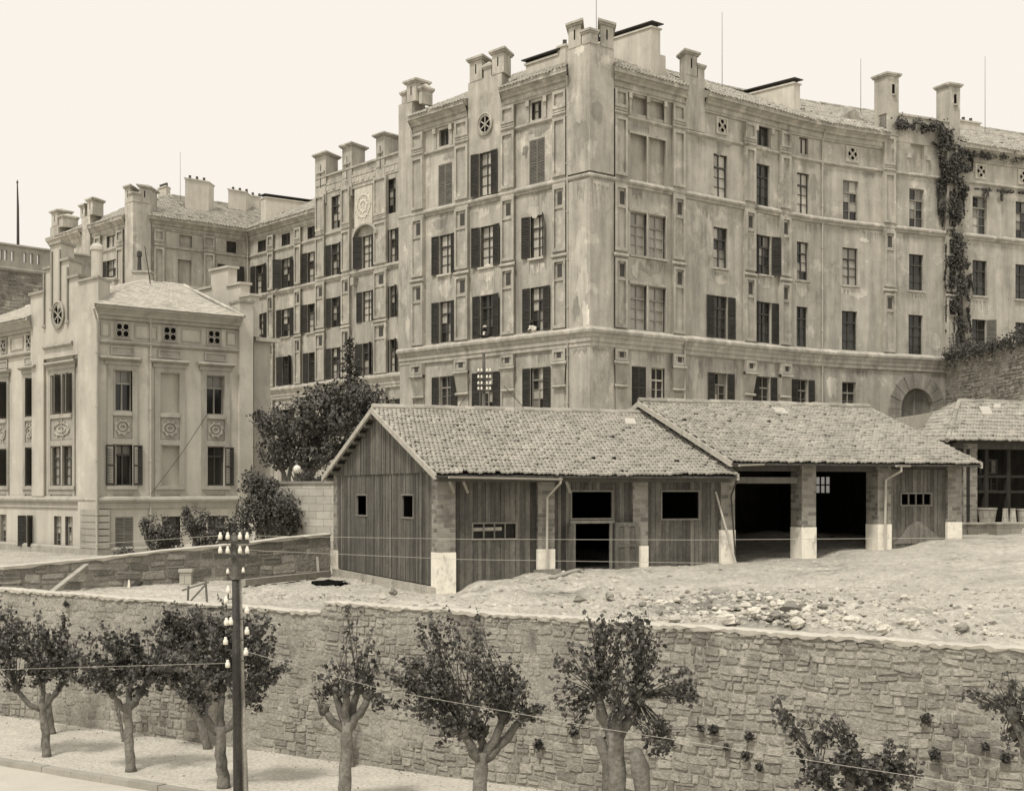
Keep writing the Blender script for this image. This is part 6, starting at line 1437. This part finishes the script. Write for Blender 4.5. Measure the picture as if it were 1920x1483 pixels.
for path in ([(1806, 670), (1800, 620), (1797, 560), (1790, 450), (1788, 350), (1778, 270)], [(1812, 672), (1806, 600), (1803, 540), (1800, 480)], [(1800, 670), (1793, 600), (1795, 520)]):
    m.tube([M.pos(M.s(x, .12), .12, M.z(x, y, .12)) for x, y in path], .06, 6, .8)
m.build('stem', m_bark, rt)
rt = thing('rampart_shrub', tuple(RW.pos(2, -.3, 16)), 'dark tangled growth spilling over the top of the rampart', 'shrub'); m = MB()
for _ in range(2600):
    s = rd.uniform(0, RW.L[1] + 3); h = .45 + .6 * noise.noise(V(s * .6, 0, 7)) + .35 * math.exp(-s / 3)
    p = RW.pos(s, rd.gauss(.05, .25), 16.05 + rd.gauss(0, .5) * h + .2); m.leaf(p, .17 * rd.uniform(.6, 1.3), rd, rd.uniform(.5, 1.3))
m.build('crown', m_leaf2, rt)
# weeds rooted in the retaining wall
for px, py, r, lab in ((1313, 1364, 8, 'dark weed tuft on the wall beside the tall street tree, left of a pair'), (1338, 1366, 11, 'bushy weed tuft, right one of the pair beside the tall tree'), (1404, 1380, 10, 'round dark weed above the trailing treetop shoots'), (1735, 1346, 13, 'lone dark round weed high on the right of the wall'), (1752, 1412, 14, 'drooping weed low on the wall right of the treetop'), (1846, 1398, 9, 'small weed between the drooping weed and the right edge'), (1884, 1418, 12, 'weed low on the wall close to the right edge'), (1361, 1398, 7, 'tiny weed under the round dark weed'), (1397, 1415, 10, 'hanging weed beneath the round dark weed'), (1423, 1437, 9, 'flat weed lowest on the wall, left of the treetop'), (124, 1131, 7, 'small weed near the top of the wall at left'), (1075, 1370, 10, 'weed on the wall between the two crowns'), (1010, 1395, 12, 'trailing weed right of the Y-forked tree')):
    s = FW.s(px, .1); p = FW.pos(s, .1, FW.z(px, py, .1)); k = p.y / F; m = MB(); rw_ = random.Random(px)
    for _ in range(int(50 + r * 14)): m.leaf(p + V(rw_.gauss(0, .3) * r * k, rw_.gauss(-.04, .04), rw_.gauss(-.1, .34) * r * k), .075 * rw_.uniform(.6, 1.3), rw_, rw_.uniform(.5, 1.2))
    tag(m.build('wall_weed', m_leaf), lab, 'weed', 'weeds growing from the retaining wall')

# ------------------------------------------------------------------ telegraph poles and wires
DP = 29.0
pt = lambda px, py, D=DP: at(px, py, D)
pole = thing('telegraph_pole', (ray(455) * DP, DP, -.1), 'dark near telegraph pole with white porcelain insulators, standing before the retaining wall', 'telegraph pole')
m = MB(); m.tube([V(ray(450) * DP, DP, -.2), pt(445.5, 1483), pt(443.5, 1280), pt(441.5, 1083)], [.09, .086, .08, .07], 14); m.build('lower_shaft', m_pole, pole, True)
m = MB(); m.tube([V(ray(467) * DP, DP + .12, -.2), pt(459, 1483, DP + .12), pt(453, 1280, DP + .1), pt(449, 1086, DP + .08)], [.078, .072, .06, .045], 14, 6.0); m.build('lit_side_shaft', m_pole, pole, True)  # added shaft: pale tone puts the pole's lit right half into the colour
m = MB(); m.tube([pt(444.5, 1280, DP - .02) + V(0, .08, 0), pt(441, 1083) + V(0, .05, 0), pt(438, 1004) + V(0, .05, 0)], [.07, .075, .07], 12, 2.6); m.tube([pt(438, 1004) + V(0, .05, 0), pt(438, 998) + V(0, .05, 0)], [.07, .01], 12, 3); m.build('upper_shaft', m_pole, pole, True)
m = MB(); m.tube([pt(441.5, 1086), pt(441.5, 1081)], [.09, .09], 14, 3); m.build('band', m_pole, pole)
def insulator(parent, p, h=.14, r=.043):
    m = MB(); m.lathe(p, [(0, -.005), (r * .95, 0), (r, h * .35), (r * .86, h * .62), (r * .55, h * .7), (r * .62, h * .86), (r * .45, h * .98), (0, h)], 10); o = m.build('insulator', m_porc, parent, True)
    k = MB(); k.tube([p + V(0, 0, -.09), p], [.012, .012], 6); k.build('pin', m_iron, o)
for py in (1012, 1038):
    m = MB(); a, b = pt(409, py + 4, DP - .08), pt(467, py + 4, DP - .08); m.hexa([a + V(0, -.03, -.03), b + V(0, -.03, -.03), b + V(0, .03, -.03), a + V(0, .03, -.03), a + V(0, -.03, .02), b + V(0, -.03, .02), b + V(0, .03, .02), a + V(0, .03, .02)], .9)
    m.build('crossarm', m_iron, pole)
    for px in (413, 427, 450, 463.5): insulator(pole, pt(px, py - 1, DP - .08))
INS = [(427, 1075, 0), (456, 1073, 1), (428, 1112, 0), (424, 1131, 0), (463, 1150, 1), (424.5, 1172, 0), (433, 1171, 0), (463, 1189, 1), (423, 1208, 0), (461, 1228, 1), (427, 1251, 0)]
for px, py, rt_ in INS:
    small = py < 1100; p = pt(px, py, DP - .05); insulator(pole, p, .1 if small else .15, .032 if small else .05)
    m = MB(); m.tube([p + V(0, 0, -.09), p + V(0, 0, -.11), pt(443 if rt_ else 443, py + 10, DP)], [.013, .014, .014], 6); m.build('bracket', m_iron, pole)
# far pole beyond the shed roof
D2 = 68; fp = thing('far_telegraph_pole', (ray(908) * D2, D2, 5), 'small far telegraph pole with four insulator rows, rising behind the first tiled roof', 'telegraph pole')
m = MB(); m.tube([V(ray(908) * D2, D2, 5), at(907, 662, D2)], [.11, .07], 10, 3.2); m.build('shaft', m_pole, fp)
for py in (695, 707, 719, 729):
    m = MB(); a, b = at(895, py + 4, D2 - .1), at(922, py + 4, D2 - .1); m.tube([a, b], .03, 5, 1); m.build('crossarm', m_iron, fp)
    for px in (897, 903, 913, 919): insulator(fp, at(px, py + 2, D2 - .1), .15, .05)
def wire(pts, lab, r=.006, sag=0, mat=None, cat='wire'):
    P = [Vector(p) for p in pts]; out = []
    if sag:
        a, b = P[0], P[-1]; out = [a.lerp(b, i / 24) + V(0, 0, -sag * 4 * (i / 24) * (1 - i / 24)) for i in range(25)]
    else: out = P
    m = MB(); m.tube(out, r, 5); return tag(m.build('wire', mat or m_wire), lab, cat)
wire([pt(463.5, 1004, DP - .08), pt(860, 1010.5, 27), pt(1300, 1012, 25), pt(1990, 1007, 22)], 'upper thin wire running right from the pole top across the sheds', .0036)
wire([pt(463.5, 1031, DP - .08), pt(860, 1048.5, 27), pt(1300, 1055, 25), pt(1990, 1052, 22)], 'second thin wire, just under the upper one, across the pier bases', .0036)
wire([pt(413, 1004, DP - .08), pt(190, 1019, 31), pt(-60, 1040, 33)], 'thin wire running left from the pole top past the house', .004)
wire([pt(427, 1243, DP - .05), pt(280, 1247, 30), pt(-40, 1256, 31.5)], 'pale wire leaving the lowest insulator toward the left, across the crowns', .004)
wire([pt(461, 1221, DP - .05), pt(720, 1293, 27), pt(1140, 1367, 24), pt(1513, 1424, 21.5), pt(1990, 1497, 19)], 'pale wire slanting down to the right across the street trees', .004)
wire([at(945, 724, D2 - .1), at(990, 772, D2 - 2)], 'right guy wire of the far telegraph pole', .02, 0, m_iron); wire([at(874, 741, D2 - .1), at(855, 772, D2 - 2)], 'left guy wire of the far telegraph pole', .02, 0, m_iron)
wire([H.pos(H.s(388), .15, H.z(388, 776)), H.pos(H.s(340), .5, H.z(340, 850)), H.pos(H.s(284), .15, H.z(284, 926))], 'dark wire slung diagonally across the right side of the house', .016, 0, m_iron)

# ------------------------------------------------------------------ two people at the windows
def person(p, rz, lean, lab, seed, white=False):
    # standing behind the sill, weight on the forearms; local frame: -y looks out of the window
    root = thing('person', p, lab, 'person'); root.rotation_euler = (0, 0, rz)
    v = [(0, .12, .85), (0, .1 - lean * .3, 1.1), (0, .04 - lean * .7, 1.36), (0, .0 - lean * .9, 1.47), (0, -.03 - lean, 1.56), (0, -.05 - lean * 1.05, 1.7)]
    r = [.15, .15, .17, .062, .085, .09]
    e = [(i, i + 1) for i in range(5)]
    for s in (-1, 1):
        b = len(v); sh_ = (s * .19, .05 - lean * .7, 1.35); el = (s * .27, -.12 - lean * .5, 1.2); wr = (s * .14, -.3 - lean * .4, 1.205)
        v += [sh_, el, wr, (s * .11, -.36 - lean * .4, 1.2)]; r += [.07, .05, .034, .032]; e += [(2, b), (b, b + 1), (b + 1, b + 2), (b + 2, b + 3)]
        for f in range(4):
            k = len(v); fx = s * (.11 + (f - 1.5) * .019); ln = (.05, .065, .068, .055)[f]
            v += [(fx, -.39 - lean * .4, 1.2), (fx, -.39 - ln * .6 - lean * .4, 1.195), (fx, -.39 - ln - lean * .4, 1.18)]; r += [.0095, .009, .0075]; e += [(b + 3, k), (k, k + 1), (k + 1, k + 2)]
        k = len(v); v += [(s * .075, -.36 - lean * .4, 1.195), (s * .06, -.39 - lean * .4, 1.19)]; r += [.011, .009]; e += [(b + 3, k), (k, k + 1)]
    for s in (-1, 1):
        b = len(v); v += [(s * .1, .13, .78), (s * .11, .12, .42), (s * .11, .15, .02), (s * .12, .02, .0)]; r += [.1, .07, .05, .04]; e += [(0, b), (b, b + 1), (b + 1, b + 2), (b + 2, b + 3)]
    me = bpy.data.meshes.new('body'); me.from_pydata(v, e, []); o = bpy.data.objects.new('body', me); COL.objects.link(o)
    sk = o.modifiers.new('skin', 'SKIN')
    for i, rr in enumerate(r): me.skin_vertices[0].data[i].radius = (rr * (1.25 if i in (1, 2) else 1), rr)
    me.skin_vertices[0].data[0].use_root = True
    o.modifiers.new('sub', 'SUBSURF').levels = 1; o.modifiers['sub'].render_levels = 2
    a = me.attributes.new('tone', 'FLOAT', 'POINT'); a.data.foreach_set('value', [1.0] * len(v)); me.materials.append(m_skin); o.parent = root
    # jacket shell, collar and face details
    m = MB(); m.lathe((0, .0, 0), [(.2, .72), (.215, .9), (.2, 1.1), (.225, 1.3), (.19, 1.41), (.08, 1.47)], 14)
    for i, q in enumerate(m.v): t = max(0, min(1, (q.z - .85) / .62)); m.v[i] = V(q.x * 1.12, q.y * .72 + .1 - (.12 + lean * .9) * t, q.z)
    for s in (-1, 1): m.tube([(s * .19, .05 - lean * .7, 1.36), (s * .275, -.1 - lean * .5, 1.2), (s * .16, -.27 - lean * .4, 1.205)], [.09, .068, .05], 9)
    m.build('jacket', m_shirt if white else m_cloth, root, True, True)
    m = MB(); cx, cy = 0, -.03 - lean
    m.hexa([V(-.07, cy - .15 + lean * .15, 1.22), V(.07, cy - .15 + lean * .15, 1.22), V(.07, cy, 1.24), V(-.07, cy, 1.24), V(-.09, cy - .1, 1.46), V(.09, cy - .1, 1.46), V(.08, cy, 1.48), V(-.08, cy, 1.48)]); m.build('shirt', m_shirt, root, False, True)
    hy = -.05 - lean * 1.05; m = MB()
    for s in (-1, 1): m.lathe((s * .033, hy - .085, 1.665), [(0, -.008), (.012, 0), (0, .008)], 6)
    m.box(-.028, .028, hy - .094, hy - .08, 1.595, 1.603); m.build('face_features', m_cloth, root, False, True)
    m = MB(); m.hexa([V(-.014, hy - .1, 1.62), V(.014, hy - .1, 1.62), V(.014, hy - .07, 1.62), V(-.014, hy - .07, 1.62), V(-.006, hy - .088, 1.67), V(.006, hy - .088, 1.67), V(.006, hy - .07, 1.67), V(-.006, hy - .07, 1.67)])
    for s in (-1, 1): m.lathe((s * .088, hy + .01, 1.63), [(0, -.025), (.014, -.01), (.016, .01), (0, .028)], 6)
    m.build('nose_and_ears', m_skin, root, False, True)
    m = MB(); m.lathe((0, hy + .012, 1.7), [(.1, -.06), (.101, .0), (.085, .06), (.04, .085), (0, .09)], 12); m.build('hair', m_cloth, root, True, True)
    if not white:
        m = MB(); m.lathe((0, hy, 1.735), [(.108, -.02), (.112, .05), (.1, .08), (0, .09)], 14); m.box(-.07, .07, hy - .17, hy - .08, 1.715, 1.728); m.build('cap', m_shirt, root, False, True)
    return root
s = M.s(911); q = M.pos(s, -.02, 16.38 - 1.13); person(tuple(q), M.ang(s), .02, 'person in dark jacket with white shirt front and pale cap, at the middle window', 1)
s = M.s(1001); q = M.pos(s, -.02, 16.38 - 1.14); person(tuple(q), M.ang(s), .16, 'person in a pale shirt leaning out of the window nearest the corner', 2, True)
# ------------------------------------------------------------------ camera, light
cam = bpy.data.cameras.new('camera'); co = bpy.data.objects.new('camera', cam); COL.objects.link(co)
cam.sensor_width = 36; cam.lens = F / 1920 * 36; cam.shift_y = (HY - 741.5) / 1920; cam.clip_start = .5; cam.clip_end = 8000
co.location = (0, 0, CZ); co.rotation_euler = (math.pi / 2, 0, 0); SC.camera = co
wd = bpy.data.worlds.new('World'); SC.world = wd; wd.use_nodes = True; nt = wd.node_tree
bg = nt.nodes['Background']
sky = nt.nodes.new('ShaderNodeTexSky'); sky.sky_type = 'NISHITA'; sky.sun_disc = False
SE, SA = math.radians(58), math.radians(206)     # sun elevation, azimuth clockwise from +Y
sky.sun_elevation = SE; sky.sun_rotation = SA; sky.dust_density = 8; sky.air_density = 1.5; sky.altitude = 50
bw = nt.nodes.new('ShaderNodeRGBToBW'); nt.links.new(sky.outputs[0], bw.inputs[0])
mi = nt.nodes.new('ShaderNodeMapRange'); nt.links.new(bw.outputs[0], mi.inputs[0])      # an even overcast veil over the bright sky
for i, v in enumerate((0, 30, 8.2, 10.2)): mi.inputs[i + 1].default_value = v
sc = nt.nodes.new('ShaderNodeVectorMath'); sc.operation = 'SCALE'; sc.inputs[0].default_value = (1.03, .968, .887); nt.links.new(mi.outputs[0], sc.inputs['Scale'])
nt.links.new(sc.outputs[0], bg.inputs['Color']); bg.inputs['Strength'].default_value = .1065
sn = bpy.data.lights.new('sun', 'SUN'); sn.energy = 2.5; sn.angle = math.radians(9); sn.color = (1, .95, .865)
so = bpy.data.objects.new('sun', sn); COL.objects.link(so)
d = V(math.sin(SA) * math.cos(SE), math.cos(SA) * math.cos(SE), math.sin(SE))
so.rotation_euler = d.to_track_quat('Z', 'Y').to_euler(); so.location = d * 60
SC.view_settings.view_transform = 'Standard'; SC.view_settings.look = 'None'; SC.view_settings.exposure = .06; SC.view_settings.gamma = 1
SC.render.engine = 'CYCLES'; SC.cycles.max_bounces = 5; SC.cycles.diffuse_bounces = 3
